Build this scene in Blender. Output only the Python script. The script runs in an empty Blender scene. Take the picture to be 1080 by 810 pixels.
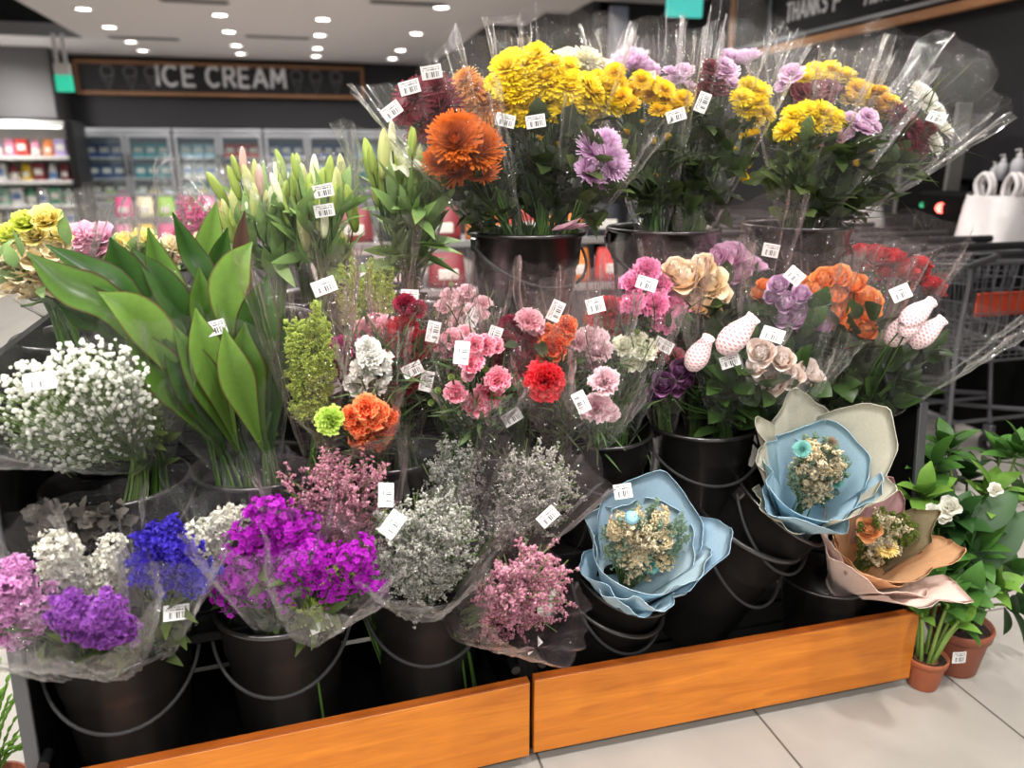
import bpy, math, random
import numpy as np
from mathutils import Vector, Matrix

random.seed(7)
RNG = np.random.default_rng(7)
SC = bpy.context.scene
COL = SC.collection
PI = math.pi

# ------------------------------------------------------------------ camera
PITCH, YAW, FPX, CAMH = math.radians(16.37), math.radians(15), 811.0, 1.4


def ray(px, py):
    xc = (px - 540) / FPX
    yc = (405 - py) / FPX
    fw = math.cos(PITCH) + math.sin(PITCH) * yc
    v = -math.sin(PITCH) + math.cos(PITCH) * yc
    return (fw * math.sin(YAW) + xc * math.cos(YAW), fw * math.cos(YAW) - xc * math.sin(YAW), v)


def W(px, py, y=None, z=None, x=None):
    """where the sight line of a photo point meets a plane of the shop"""
    d = ray(px, py)
    t = y / d[1] if y is not None else ((z - CAMH) / d[2] if z is not None else x / d[0])
    return np.array([t * d[0], t * d[1], CAMH + t * d[2]])


def depth(p):
    fw = p[0] * math.sin(YAW) + p[1] * math.cos(YAW)
    return fw * math.cos(PITCH) - (p[2] - CAMH) * math.sin(PITCH)


CAMP = np.array([0, 0, CAMH])
cam = bpy.data.cameras.new('camera')
cam.sensor_width = 36
cam.lens = 36 * FPX / 1080
cam.clip_start = .05
cam.clip_end = 60
cam.dof.use_dof = True
cam.dof.focus_distance = 1.75
cam.dof.aperture_fstop = 2.0
camo = bpy.data.objects.new('camera', cam)
camo.location = (0, 0, CAMH)
camo.rotation_euler = (PI / 2 - PITCH, 0, -YAW)
COL.objects.link(camo)
SC.camera = camo


# ------------------------------------------------------------------ materials
def lin(h):
    if not isinstance(h, str):
        return (*h[:3], 1)
    h = h.lstrip('#')
    c = [int(h[i:i + 2], 16) / 255 for i in (0, 2, 4)]
    return (*[x / 12.92 if x <= .04045 else ((x + .055) / 1.055) ** 2.4 for x in c], 1)


MATS = {}


def newmat(name):
    m = bpy.data.materials.new(name)
    m.use_nodes = True
    nt = m.node_tree
    nt.nodes.clear()
    out = nt.nodes.new('ShaderNodeOutputMaterial')
    return m, nt, out


def N(nt, t, **kw):
    n = nt.nodes.new(t)
    for k, v in kw.items():
        setattr(n, k, v)
    return n


def plain(name, col, rough=.5, metal=0, spec=.5, noise=0, nscale=20, emit=0, bump=0, coat=0):
    if name in MATS:
        return MATS[name]
    m, nt, out = newmat(name)
    b = N(nt, 'ShaderNodeBsdfPrincipled')
    b.inputs['Roughness'].default_value = rough
    b.inputs['Metallic'].default_value = metal
    b.inputs['Specular IOR Level'].default_value = spec
    b.inputs['Coat Weight'].default_value = coat
    c = lin(col)
    b.inputs['Base Color'].default_value = c
    if noise or bump:
        tc = N(nt, 'ShaderNodeTexCoord')
        nz = N(nt, 'ShaderNodeTexNoise')
        nz.inputs['Scale'].default_value = nscale
        nz.inputs['Detail'].default_value = 4
        nt.links.new(tc.outputs['Object'], nz.inputs['Vector'])
        if noise:
            mr = N(nt, 'ShaderNodeMapRange')
            mr.inputs[1].default_value = .25
            mr.inputs[2].default_value = .75
            mr.inputs[3].default_value = 1 - noise
            mr.inputs[4].default_value = 1 + noise
            nt.links.new(nz.outputs['Fac'], mr.inputs[0])
            mx = N(nt, 'ShaderNodeMix', data_type='RGBA', blend_type='MULTIPLY')
            mx.inputs[0].default_value = 1
            mx.inputs[6].default_value = c
            nt.links.new(mr.outputs[0], mx.inputs[7])
            nt.links.new(mx.outputs[2], b.inputs['Base Color'])
        if bump:
            bp = N(nt, 'ShaderNodeBump')
            bp.inputs['Strength'].default_value = bump
            bp.inputs['Distance'].default_value = .01
            nt.links.new(nz.outputs['Fac'], bp.inputs['Height'])
            nt.links.new(bp.outputs[0], b.inputs['Normal'])
    if emit:
        b.inputs['Emission Color'].default_value = c
        b.inputs['Emission Strength'].default_value = emit
    nt.links.new(b.outputs[0], out.inputs[0])
    MATS[name] = m
    return m


def petal_mat(c0, c1, c2=None, trans=.3, rough=.55, var=.12, key=''):
    """colour runs from the petal's base (c0) to its tip (c1, then c2 on the rim): own pigment, rose bases darkened to paint crevice shade"""
    name = 'petal_' + c0.strip('#') + c1.strip('#') + (c2 or '').strip('#') + key
    if name in MATS:
        return MATS[name]
    m, nt, out = newmat(name)
    at = N(nt, 'ShaderNodeAttribute', attribute_name='tip')
    rp = N(nt, 'ShaderNodeValToRGB')
    rp.color_ramp.elements[0].color = lin(c0)
    rp.color_ramp.elements[1].color = lin(c1)
    rp.color_ramp.elements[1].position = .85 if c2 else 1
    if c2:
        e = rp.color_ramp.elements.new(1.0)
        e.color = lin(c2)
    nt.links.new(at.outputs['Fac'], rp.inputs[0])
    tc = N(nt, 'ShaderNodeTexCoord')
    nz = N(nt, 'ShaderNodeTexNoise')
    nz.inputs['Scale'].default_value = 90
    nt.links.new(tc.outputs['Object'], nz.inputs['Vector'])
    oi = N(nt, 'ShaderNodeObjectInfo')
    ad = N(nt, 'ShaderNodeMath', operation='ADD')
    nt.links.new(nz.outputs['Fac'], ad.inputs[0])
    nt.links.new(oi.outputs['Random'], ad.inputs[1])
    mr = N(nt, 'ShaderNodeMapRange')
    mr.inputs[1].default_value = .3
    mr.inputs[2].default_value = 1.7
    mr.inputs[3].default_value = 1 - var
    mr.inputs[4].default_value = 1 + var
    nt.links.new(ad.outputs[0], mr.inputs[0])
    hs = N(nt, 'ShaderNodeHueSaturation')
    nt.links.new(rp.outputs[0], hs.inputs['Color'])
    nt.links.new(mr.outputs[0], hs.inputs['Value'])
    b = N(nt, 'ShaderNodeBsdfPrincipled')
    b.inputs['Roughness'].default_value = rough
    b.inputs['Specular IOR Level'].default_value = .25
    nt.links.new(hs.outputs[0], b.inputs['Base Color'])
    tr = N(nt, 'ShaderNodeBsdfTranslucent')
    nt.links.new(hs.outputs[0], tr.inputs['Color'])
    mx = N(nt, 'ShaderNodeMixShader')
    mx.inputs[0].default_value = trans
    nt.links.new(b.outputs[0], mx.inputs[1])
    nt.links.new(tr.outputs[0], mx.inputs[2])
    nt.links.new(mx.outputs[0], out.inputs[0])
    MATS[name] = m
    return m


def leaf_mat(c0, c1, rough=.4, trans=.22, rim=None, key=''):
    return petal_mat(c0, c1, rim, trans, rough, .22, 'leaf' + key)


def film_mat(name, tint='#ffffff', haze=.03, crinkle=.6, scale=22, rough=.07, base=.036, hazecol='#ffffff'):
    if name in MATS:
        return MATS[name]
    m, nt, out = newmat(name)
    tc = N(nt, 'ShaderNodeTexCoord')
    nz = N(nt, 'ShaderNodeTexNoise')
    nz.inputs['Scale'].default_value = scale
    nz.inputs['Detail'].default_value = 2
    nz.inputs['Distortion'].default_value = 1.2
    nt.links.new(tc.outputs['Object'], nz.inputs['Vector'])
    vo = N(nt, 'ShaderNodeTexVoronoi', feature='DISTANCE_TO_EDGE')
    vo.inputs['Scale'].default_value = scale * .7
    nt.links.new(nz.outputs['Color'], vo.inputs['Vector'])
    ad = N(nt, 'ShaderNodeMath', operation='MULTIPLY_ADD')
    nt.links.new(vo.outputs['Distance'], ad.inputs[0])
    ad.inputs[1].default_value = .6
    nt.links.new(nz.outputs['Fac'], ad.inputs[2])
    bp = N(nt, 'ShaderNodeBump')
    bp.inputs['Strength'].default_value = crinkle
    bp.inputs['Distance'].default_value = .012
    nt.links.new(ad.outputs[0], bp.inputs['Height'])
    lw = N(nt, 'ShaderNodeLayerWeight')
    lw.inputs['Blend'].default_value = .5
    # facing follows the sheet itself, glints follow its creases
    pw = N(nt, 'ShaderNodeMath', operation='POWER')
    nt.links.new(lw.outputs['Facing'], pw.inputs[0])
    pw.inputs[1].default_value = 3.6
    mr = N(nt, 'ShaderNodeMapRange')
    mr.inputs[3].default_value = base
    mr.inputs[4].default_value = .6
    nt.links.new(pw.outputs[0], mr.inputs[0])
    tr = N(nt, 'ShaderNodeBsdfTransparent')
    tr.inputs[0].default_value = lin(tint)
    gl = N(nt, 'ShaderNodeBsdfGlossy')
    gl.inputs['Roughness'].default_value = rough
    gl.inputs['Color'].default_value = (.9, .9, .9, 1)
    nt.links.new(bp.outputs[0], gl.inputs['Normal'])
    df = N(nt, 'ShaderNodeBsdfDiffuse')
    df.inputs[0].default_value = lin(hazecol)
    m1 = N(nt, 'ShaderNodeMixShader')
    mh = N(nt, 'ShaderNodeMapRange')
    mh.inputs[3].default_value = haze
    mh.inputs[4].default_value = haze + .10
    nt.links.new(pw.outputs[0], mh.inputs[0])
    nt.links.new(mh.outputs[0], m1.inputs[0])
    nt.links.new(tr.outputs[0], m1.inputs[1])
    nt.links.new(df.outputs[0], m1.inputs[2])
    m2 = N(nt, 'ShaderNodeMixShader')
    nt.links.new(mr.outputs[0], m2.inputs[0])
    nt.links.new(m1.outputs[0], m2.inputs[1])
    nt.links.new(gl.outputs[0], m2.inputs[2])
    nt.links.new(m2.outputs[0], out.inputs[0])
    MATS[name] = m
    return m


def paper_mat(name, col, trans=.35, rough=.75, fibre=.08):
    if name in MATS:
        return MATS[name]
    m, nt, out = newmat(name)
    tc = N(nt, 'ShaderNodeTexCoord')
    nz = N(nt, 'ShaderNodeTexNoise')
    nz.inputs['Scale'].default_value = 160
    nz.inputs['Detail'].default_value = 5
    nt.links.new(tc.outputs['Object'], nz.inputs['Vector'])
    mr = N(nt, 'ShaderNodeMapRange')
    mr.inputs[1].default_value = .3
    mr.inputs[2].default_value = .7
    mr.inputs[3].default_value = 1 - fibre
    mr.inputs[4].default_value = 1 + fibre * .5
    nt.links.new(nz.outputs['Fac'], mr.inputs[0])
    mc = N(nt, 'ShaderNodeMix', data_type='RGBA', blend_type='MULTIPLY')
    mc.inputs[0].default_value = 1
    mc.inputs[6].default_value = lin(col)
    nt.links.new(mr.outputs[0], mc.inputs[7])
    b = N(nt, 'ShaderNodeBsdfPrincipled')
    b.inputs['Roughness'].default_value = rough
    b.inputs['Specular IOR Level'].default_value = .2
    bp = N(nt, 'ShaderNodeBump')
    bp.inputs['Strength'].default_value = .15
    bp.inputs['Distance'].default_value = .003
    nt.links.new(nz.outputs['Fac'], bp.inputs['Height'])
    nt.links.new(bp.outputs[0], b.inputs['Normal'])
    tr = N(nt, 'ShaderNodeBsdfTranslucent')
    nt.links.new(mc.outputs[2], b.inputs['Base Color'])
    nt.links.new(mc.outputs[2], tr.inputs[0])
    mx = N(nt, 'ShaderNodeMixShader')
    mx.inputs[0].default_value = trans
    nt.links.new(b.outputs[0], mx.inputs[1])
    nt.links.new(tr.outputs[0], mx.inputs[2])
    nt.links.new(mx.outputs[0], out.inputs[0])
    MATS[name] = m
    return m


def wood_mat(name, c0, c1, scale=1.0, rough=.35, axis=(1.2, 14, 14)):
    if name in MATS:
        return MATS[name]
    m, nt, out = newmat(name)
    tc = N(nt, 'ShaderNodeTexCoord')
    mp = N(nt, 'ShaderNodeMapping')
    mp.inputs['Scale'].default_value = tuple(a * scale for a in axis)
    nt.links.new(tc.outputs['Object'], mp.inputs[0])
    n1 = N(nt, 'ShaderNodeTexNoise')
    n1.inputs['Scale'].default_value = 2.2
    n1.inputs['Detail'].default_value = 6
    n1.inputs['Roughness'].default_value = .65
    n1.inputs['Distortion'].default_value = 1.0
    nt.links.new(mp.outputs[0], n1.inputs['Vector'])
    rp = N(nt, 'ShaderNodeValToRGB')
    rp.color_ramp.elements[0].color = lin(c0)
    rp.color_ramp.elements[1].color = lin(c1)
    rp.color_ramp.elements[0].position = .3
    rp.color_ramp.elements[1].position = .7
    nt.links.new(n1.outputs['Fac'], rp.inputs[0])
    b = N(nt, 'ShaderNodeBsdfPrincipled')
    b.inputs['Roughness'].default_value = rough
    b.inputs['Specular IOR Level'].default_value = .4
    nt.links.new(rp.outputs[0], b.inputs['Base Color'])
    nt.links.new(b.outputs[0], out.inputs[0])
    MATS[name] = m
    return m


def label_mat():
    """white price sticker: two lines of small print above a barcode, from its own UV"""
    if 'price_sticker' in MATS:
        return MATS['price_sticker']
    m, nt, out = newmat('price_sticker')
    uv = N(nt, 'ShaderNodeUVMap')
    sp = N(nt, 'ShaderNodeSeparateXYZ')
    nt.links.new(uv.outputs[0], sp.inputs[0])

    def mth(op, a, b=None):
        n = N(nt, 'ShaderNodeMath', operation=op)
        for i, v in enumerate((a, b)):
            if v is None:
                continue
            if isinstance(v, (int, float)):
                n.inputs[i].default_value = v
            else:
                nt.links.new(v, n.inputs[i])
        return n.outputs[0]
    x, y = sp.outputs[0], sp.outputs[1]
    w = N(nt, 'ShaderNodeTexWhiteNoise', noise_dimensions='1D')
    nt.links.new(mth('FLOOR', mth('MULTIPLY', x, 60)), w.inputs['W'])
    bars = mth('GREATER_THAN', w.outputs['Value'], .47)

    def between(v, a, b):
        return mth('MULTIPLY', mth('GREATER_THAN', v, a), mth('LESS_THAN', v, b))
    barmask = mth('MULTIPLY', bars, mth('MULTIPLY', between(x, .2, .85), between(y, .12, .52)))
    w2 = N(nt, 'ShaderNodeTexWhiteNoise', noise_dimensions='2D')
    cb = N(nt, 'ShaderNodeCombineXYZ')
    nt.links.new(mth('FLOOR', mth('MULTIPLY', x, 30)), cb.inputs[0])
    nt.links.new(mth('FLOOR', mth('MULTIPLY', y, 11)), cb.inputs[1])
    nt.links.new(cb.outputs[0], w2.inputs['Vector'])
    t = mth('GREATER_THAN', w2.outputs['Value'], .45)
    txt = mth('MULTIPLY', t, mth('MULTIPLY', between(x, .1, .9), mth('ADD', between(y, .64, .72), between(y, .8, .86))))
    ink = mth('MINIMUM', mth('ADD', barmask, txt), 1.0)
    mx = N(nt, 'ShaderNodeMix', data_type='RGBA')
    nt.links.new(ink, mx.inputs[0])
    mx.inputs[6].default_value = lin('#dedcda')
    mx.inputs[7].default_value = lin('#2a2a2e')
    b = N(nt, 'ShaderNodeBsdfPrincipled')
    b.inputs['Roughness'].default_value = .45
    nt.links.new(mx.outputs[2], b.inputs['Base Color'])
    nt.links.new(b.outputs[0], out.inputs[0])
    MATS['price_sticker'] = m
    return m


# ------------------------------------------------------------------ mesh builder
class MB:
    def __init__(s):
        s.v, s.f, s.t, s.n = [], [], [], 0

    def add(s, v, f, t=None):
        v = np.asarray(v, float).reshape(-1, 3)
        f = np.asarray(f, int)
        s.v.append(v)
        s.f.append(f + s.n)
        s.t.append(np.zeros(len(v)) if t is None else np.broadcast_to(np.asarray(t, float).ravel(), (len(v),)))
        s.n += len(v)
        return s

    def many(s, v, f, mats, offs, t=None):
        """template (v,f) placed by K matrices 3x3 and offsets"""
        v = np.asarray(v, float)
        f = np.asarray(f, int)
        K = len(offs)
        if K == 0:
            return s
        vv = np.einsum('kij,nj->kni', mats, v) + np.asarray(offs)[:, None, :]
        ff = f[None] + (np.arange(K) * len(v))[:, None, None]
        tt = None if t is None else np.tile(np.asarray(t, float), K)
        return s.add(vv.reshape(-1, 3), ff.reshape(-1, f.shape[1]), tt)

    def mesh(s, name, mat, smooth=True, origin=None):
        me = bpy.data.meshes.new(name)
        v = np.concatenate(s.v)
        if origin is not None:
            v = v - np.asarray(origin)
        me.vertices.add(len(v))
        me.vertices.foreach_set('co', v.ravel().astype(np.float32))
        sizes = np.concatenate([np.full(len(f), f.shape[1]) for f in s.f])
        loops = np.concatenate([f.ravel() for f in s.f])
        me.loops.add(len(loops))
        me.loops.foreach_set('vertex_index', loops.astype(np.int32))
        me.polygons.add(len(sizes))
        st = np.concatenate([[0], np.cumsum(sizes)[:-1]])
        me.polygons.foreach_set('loop_start', st.astype(np.int32))
        me.polygons.foreach_set('loop_total', sizes.astype(np.int32))
        me.update(calc_edges=True)
        me.validate()
        me.polygons.foreach_set('use_smooth', np.full(len(me.polygons), smooth))
        a = me.attributes.new('tip', 'FLOAT', 'POINT')
        t = np.concatenate(s.t).astype(np.float32)
        if len(a.data) == len(t):
            a.data.foreach_set('value', t)
        for mm in (mat if isinstance(mat, (list, tuple)) else [mat]):
            me.materials.append(mm)
        return me

    def obj(s, name, mat, parent=None, smooth=True, origin=None, label=None, stuff=False):
        """origin: world position of the parent thing (vertices are given in the shop's coordinates)"""
        o = bpy.data.objects.new(name, s.mesh(name, mat, smooth, origin))
        COL.objects.link(o)
        if parent is not None:
            o.parent = parent
        elif origin is not None:
            o.location = origin
        if label:
            o['label'] = label
        if stuff:
            o['kind'] = 'stuff'
        return o


def thing(name, label, cat, loc=(0, 0, 0), rot=(0, 0, 0), group=None):
    o = bpy.data.objects.new(name, None)
    o.empty_display_size = .05
    COL.objects.link(o)
    o.location = loc
    o.rotation_euler = rot
    o['label'] = label
    o['category'] = cat
    if group:
        o['group'] = group
    return o


def tag(o, label, cat, group=None):
    o['label'] = label
    o['category'] = cat
    if group:
        o['group'] = group
    return o


def struct(o):
    o['kind'] = 'structure'
    return o


def copy_tree(o, loc=None, label=None, rotz=None, parent=None):
    c = o.copy()
    COL.objects.link(c)
    if parent is not None:
        c.parent = parent
    if loc is not None:
        c.location = loc
    if rotz is not None:
        c.rotation_euler[2] = rotz
    if label:
        c['label'] = label
    for ch in list(o.children):
        copy_tree(ch, parent=c)
    return c


def unit(v):
    v = np.asarray(v, float)
    return v / (np.linalg.norm(v) + 1e-12)


def basis(d, ref=(0, 0, 1)):
    """columns x,y,z with z along d"""
    d = unit(d)
    r = np.asarray(ref, float)
    if abs(np.dot(r, d)) > .97:
        r = np.array([0, 1.0, 0])
    x = unit(np.cross(r, d))
    y = np.cross(d, x)
    return np.stack([x, y, d], 1)


def gridf(nu, nv, wrap=False):
    f = []
    cols = nu if wrap else nu - 1
    for j in range(nv - 1):
        for i in range(cols):
            a = j * nu + i
            b = j * nu + (i + 1) % nu
            f.append((a, b, b + nu, a + nu))
    return np.array(f)


def box(mb, c, s, R=None, bevel=0.0, t=0):
    """box with chamfered edges"""
    hx, hy, hz = [a / 2 for a in s]
    if bevel <= 0:
        v = np.array([(x, y, z) for z in (-hz, hz) for y in (-hy, hy) for x in (-hx, hx)])
        f = np.array([(0, 2, 3, 1), (4, 5, 7, 6), (0, 1, 5, 4), (2, 6, 7, 3), (0, 4, 6, 2), (1, 3, 7, 5)])
        if R is not None:
            v = v @ np.asarray(R).T
        return mb.add(v + np.asarray(c), f, np.full(8, t))
    b = min(bevel, hx * .49, hy * .49, hz * .49)
    # rounded-rectangle profile in xy, with chamfered top and bottom
    prof = [(-hx + b, -hy), (hx - b, -hy), (hx, -hy + b), (hx, hy - b), (hx - b, hy), (-hx + b, hy), (-hx, hy - b), (-hx, -hy + b)]
    ins = [(x * (hx - b) / hx if abs(x) == hx else x, y * (hy - b) / hy if abs(y) == hy else y) for x, y in prof]
    rings = [[(x, y, -hz) for x, y in ins], [(x, y, -hz + b) for x, y in prof], [(x, y, hz - b) for x, y in prof], [(x, y, hz) for x, y in ins]]
    v = np.array(rings).reshape(-1, 3)
    f = gridf(8, 4, True)
    if R is not None:
        v = v @ np.asarray(R).T
    mb.add(v + np.asarray(c), f, np.full(32, t))
    vb = v + np.asarray(c)
    mb.add(vb[[0, 1, 2, 3, 4, 5, 6, 7]], [tuple(range(7, -1, -1))])
    mb.add(vb[24:32], [tuple(range(8))])
    return mb


def tube(mb, pts, r, k=6, caps=True, t=None):
    pts = np.asarray(pts, float)
    n = len(pts)
    rr = np.broadcast_to(np.asarray(r, float), (n,))
    tg = np.gradient(pts, axis=0)
    tg /= np.linalg.norm(tg, axis=1)[:, None] + 1e-12
    ref = np.array([0.123, .31, .94])
    if abs(np.dot(ref, tg[0])) > .95:
        ref = np.array([1.0, 0, 0])
    a = np.linspace(0, 2 * PI, k, endpoint=False)
    v = []
    x = unit(np.cross(ref, tg[0]))
    for i in range(n):
        x = unit(x - tg[i] * np.dot(x, tg[i]))
        y = np.cross(tg[i], x)
        v.append(pts[i] + rr[i] * (np.cos(a)[:, None] * x + np.sin(a)[:, None] * y))
    v = np.concatenate(v)
    tt = np.repeat(np.linspace(0, 1, n) if t is None else np.full(n, t), k)
    mb.add(v, gridf(k, n, True), tt)
    if caps:
        mb.add(v[:k], [tuple(range(k - 1, -1, -1))], tt[:k])
        mb.add(v[-k:], [tuple(range(k))], tt[-k:])
    return mb


def lathe(mb, prof, k=40, R=None, c=(0, 0, 0), lobes=0, la=0):
    prof = np.asarray(prof, float)
    a = np.linspace(0, 2 * PI, k, endpoint=False)
    v = []
    for r, z in prof:
        rr = r * (1 + la * np.cos(lobes * a)) if lobes else r
        v.append(np.stack([rr * np.cos(a), rr * np.sin(a), np.full(k, z)], 1))
    v = np.concatenate(v)
    if R is not None:
        v = v @ np.asarray(R).T
    return mb.add(v + np.asarray(c), gridf(k, len(prof), True), np.repeat(np.linspace(0, 1, len(prof)), k))


def smooth_path(ctrl, n=14):
    """Catmull-Rom through control points"""
    P = [np.asarray(p, float) for p in ctrl]
    P = [2 * P[0] - P[1]] + P + [2 * P[-1] - P[-2]]
    out = []
    segs = len(P) - 3
    for i in range(segs):
        p0, p1, p2, p3 = P[i:i + 4]
        for t in np.linspace(0, 1, max(2, n // segs), endpoint=(i == segs - 1)):
            out.append(.5 * ((2 * p1) + (-p0 + p2) * t + (2 * p0 - 5 * p1 + 4 * p2 - p3) * t * t + (-p0 + 3 * p1 - 3 * p2 + p3) * t ** 3))
    return np.array(out)


# ------------------------------------------------------------------ petals, leaves and flower heads
def petal(mb, phi, r0, z0, th0, th1, L, Wd, ns=4, nt=2, cup=.2, ruff=0.0, prof='round', t0=0., t1=1., jag=0.0):
    s = np.linspace(0, 1, ns + 1)
    th = th0 + (th1 - th0) * s
    ds = L / ns
    rr = r0 + np.concatenate([[0], np.cumsum(np.sin((th[1:] + th[:-1]) / 2) * ds)])
    zz = z0 + np.concatenate([[0], np.cumsum(np.cos((th[1:] + th[:-1]) / 2) * ds)])
    if prof == 'round':
        w = Wd * np.sin(PI * (.15 + .73 * s)) ** .8
    elif prof == 'fan':
        w = Wd * (.25 + .75 * s)
    elif prof == 'lance':
        w = Wd * np.sin(PI * (.12 + .87 * s)) ** .7
    else:
        w = Wd * (.55 + .45 * np.sin(PI * (.1 + .75 * s)))
    t = np.linspace(-1, 1, nt + 1)
    S, T = np.meshgrid(s, t, indexing='ij')
    RRm, TH, WW = rr[:, None] + 0 * T, th[:, None] + 0 * T, w[:, None] * T
    ZZ = zz[:, None] + 0 * T
    off = cup * w[:, None] * T ** 2
    if ruff:
        off = off + ruff * S ** 1.5 * np.sin(T * (3.2 + random.random() * 2) * 1.6 + random.random() * 6) * (.4 + .6 * np.abs(T))
    if jag:
        ext = np.zeros_like(S)
        ext[-1] = RNG.uniform(-jag, jag, nt + 1)
        RRm = RRm + np.sin(TH) * ext
        ZZ = ZZ + np.cos(TH) * ext
    R2 = RRm - np.cos(TH) * off
    Z2 = ZZ + np.sin(TH) * off
    c, sn = math.cos(phi), math.sin(phi)
    X = R2 * c - WW * sn
    Y = R2 * sn + WW * c
    v = np.stack([X, Y, Z2], -1).reshape(-1, 3)
    mb.add(v, gridf(nt + 1, ns + 1), (t0 + (t1 - t0) * S).ravel())


def D(a):
    return math.radians(a)


def calyx(mb, r=.22, z0=-.75, z1=-.15):
    lathe(mb, [(.05, z0), (r, z0 + .12), (r * 1.1, z1)], 8)


def head_mum(mb, n=150, flat=.8, wid=.085, curl=-15):
    """full chrysanthemum: many narrow florets"""
    ga = 2.39996
    for i in range(n):
        u = (i + .5) / n
        th = D(4 + 100 * u ** .75)
        L = (.55 + .42 * u ** .5) * random.uniform(.88, 1.1)
        petal(mb, i * ga, .06 + .12 * u, -.25 * (1 - flat * u) + .15 * (1 - u), th * .75, th + D(curl + random.uniform(-18, 10)), L, wid * random.uniform(.85, 1.2), 3, 1, 0, 0, 'strap', .25 * (1 - u), 1)


def head_daisy(mb, layers=((24, 78, .95), (20, 60, .85), (14, 40, .6), (8, 20, .4)), wid=.13):
    for li, (n, th, L) in enumerate(layers):
        for i in range(n):
            petal(mb, (i + random.uniform(-.2, .2) + li * .5) / n * 2 * PI, .05, -.05 + .03 * li, D(th * .7), D(th + random.uniform(2, 20)), L * random.uniform(.9, 1.05), wid, 3, 2, .12, 0, 'strap', .1, 1)


def head_button(mb):
    """small half-open chrysanthemum bud"""
    for li, (n, th, L) in enumerate(((12, 50, .9), (10, 25, .85), (6, 5, .7))):
        for i in range(n):
            petal(mb, (i + li * .5) / n * 2 * PI, .25 - .08 * li, -.5, D(th), D(th - 45), L, .2, 3, 1, 0, 0, 'strap', .2, 1)
    calyx(mb, .35, -.9, -.35)


def head_carnation(mb, n=46):
    ga = 2.39996
    for i in range(n):
        u = (i + .5) / n
        th = D(2 + 88 * u ** .8)
        L = .88 * random.uniform(.9, 1.12)
        petal(mb, i * ga, .02 + .1 * u, -.35 + .1 * (1 - u), th * .55, th + D(random.uniform(-14, 14)), L, .3, 3, 6, .1, .17, 'fan', 0, 1, .06)
    calyx(mb, .2, -1.0, -.3)


def head_rose(mb, openness=1.0):
    ga = 2.39996
    n = 34
    for i in range(n):
        u = i / (n - 1)
        r0 = .03 + .34 * u ** 1.15 * openness
        th0 = D(-4 + 44 * u * openness)
        th1 = D(-26 + 20 * u + (58 * u ** 4) * openness)
        L = 1.12 - .16 * u + random.uniform(-.03, .03)
        petal(mb, i * ga, r0 * .55, -.62 + .02 * u, th0 + D(8) * u, th1, L, .16 + .46 * u ** .8, 5, 4, .5, .015 * u, 'round', .15 * (1 - u), 1)
    for i in range(5):
        petal(mb, i / 5 * 2 * PI, .1, -.72, D(80), D(130), .5, .1, 2, 1, 0, 0, 'lance', 0, 0)


def head_lisianthus(mb):
    ga = 2.39996
    n = 16
    for i in range(n):
        u = i / (n - 1)
        petal(mb, i * ga, .03 + .1 * u, -.7, D(4 + 34 * u), D(-4 + 80 * u), 1.15, .3 + .3 * u, 5, 4, .3, .07, 'round', 0, 1)


def head_lily(mb):
    for i in range(6):
        petal(mb, i / 6 * 2 * PI, .05, -.6, D(12 if i % 2 else 16), D(105), 1.5, .26 if i % 2 else .34, 7, 2, -.15, .03, 'lance', .1, 1)
    for i in range(6):
        a = i / 6 * 2 * PI
        tube(mb, [(0, 0, -.5), (.12 * math.cos(a), .12 * math.sin(a), .1), (.25 * math.cos(a), .25 * math.sin(a), .5)], .02, 4)


def head_lilybud(mb):
    """closed bud, long and three-ribbed"""
    prof = [(.02, -1), (.12, -.93), (.19, -.7), (.235, -.35), (.25, 0), (.23, .35), (.18, .65), (.10, .88), (.03, 1)]
    lathe(mb, prof, 18, lobes=3, la=.14)


def head_netbud(mb):
    """rose bud in a knitted foam sleeve: fat round the bud, narrow open mouth"""
    prof = [(.18, -.95), (.36, -.82), (.50, -.5), (.53, -.2), (.47, .12), (.36, .42), (.27, .7), (.30, .88), (.26, .88), (.2, .7), (.06, .6)]
    lathe(mb, prof, 22)


def disc(mb_v, n=10, r=1, lobes=5, la=.25, dep=.35):
    a = np.linspace(0, 2 * PI, n, endpoint=False)
    rr = r * (1 + la * np.cos(lobes * a))
    v = np.concatenate([[[0, 0, -dep * r]], np.stack([rr * np.cos(a), rr * np.sin(a), 0 * a], 1)])
    f = np.array([(0, i + 1, (i + 1) % n + 1) for i in range(n)])
    return v, f


def rand_rots(dirs, scale):
    out = np.empty((len(dirs), 3, 3))
    for i, d in enumerate(dirs):
        B = basis(d, RNG.normal(size=3))
        out[i] = B * scale[i]
    return out


def blob_points(n, squash=(1, 1, 1), lump=.25, upper=True):
    d = RNG.normal(size=(n, 3))
    d /= np.linalg.norm(d, axis=1)[:, None]
    if upper:
        d[:, 2] = np.where(d[:, 2] < -.35, -d[:, 2], d[:, 2])
    k = RNG.normal(size=(4, 3)) * 2.6
    ph = RNG.uniform(0, 6, 4)
    r = 1 + lump * np.sum(np.sin(d @ k.T + ph), 1) / 2
    r *= RNG.uniform(.72, 1.0, n)
    return d * r[:, None] * np.array(squash), d


def head_statice(mb, n=170, sq=(.95, .8, .95)):
    p, d = blob_points(n, sq, .35)
    v, f = disc(None, 10, 1, 5, .3, .9)
    t = np.concatenate([[0], np.ones(10)])
    d2 = d + RNG.normal(size=d.shape) * .5
    mb.many(v, f, rand_rots(d2, RNG.uniform(.11, .18, n)), p, t)


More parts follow.
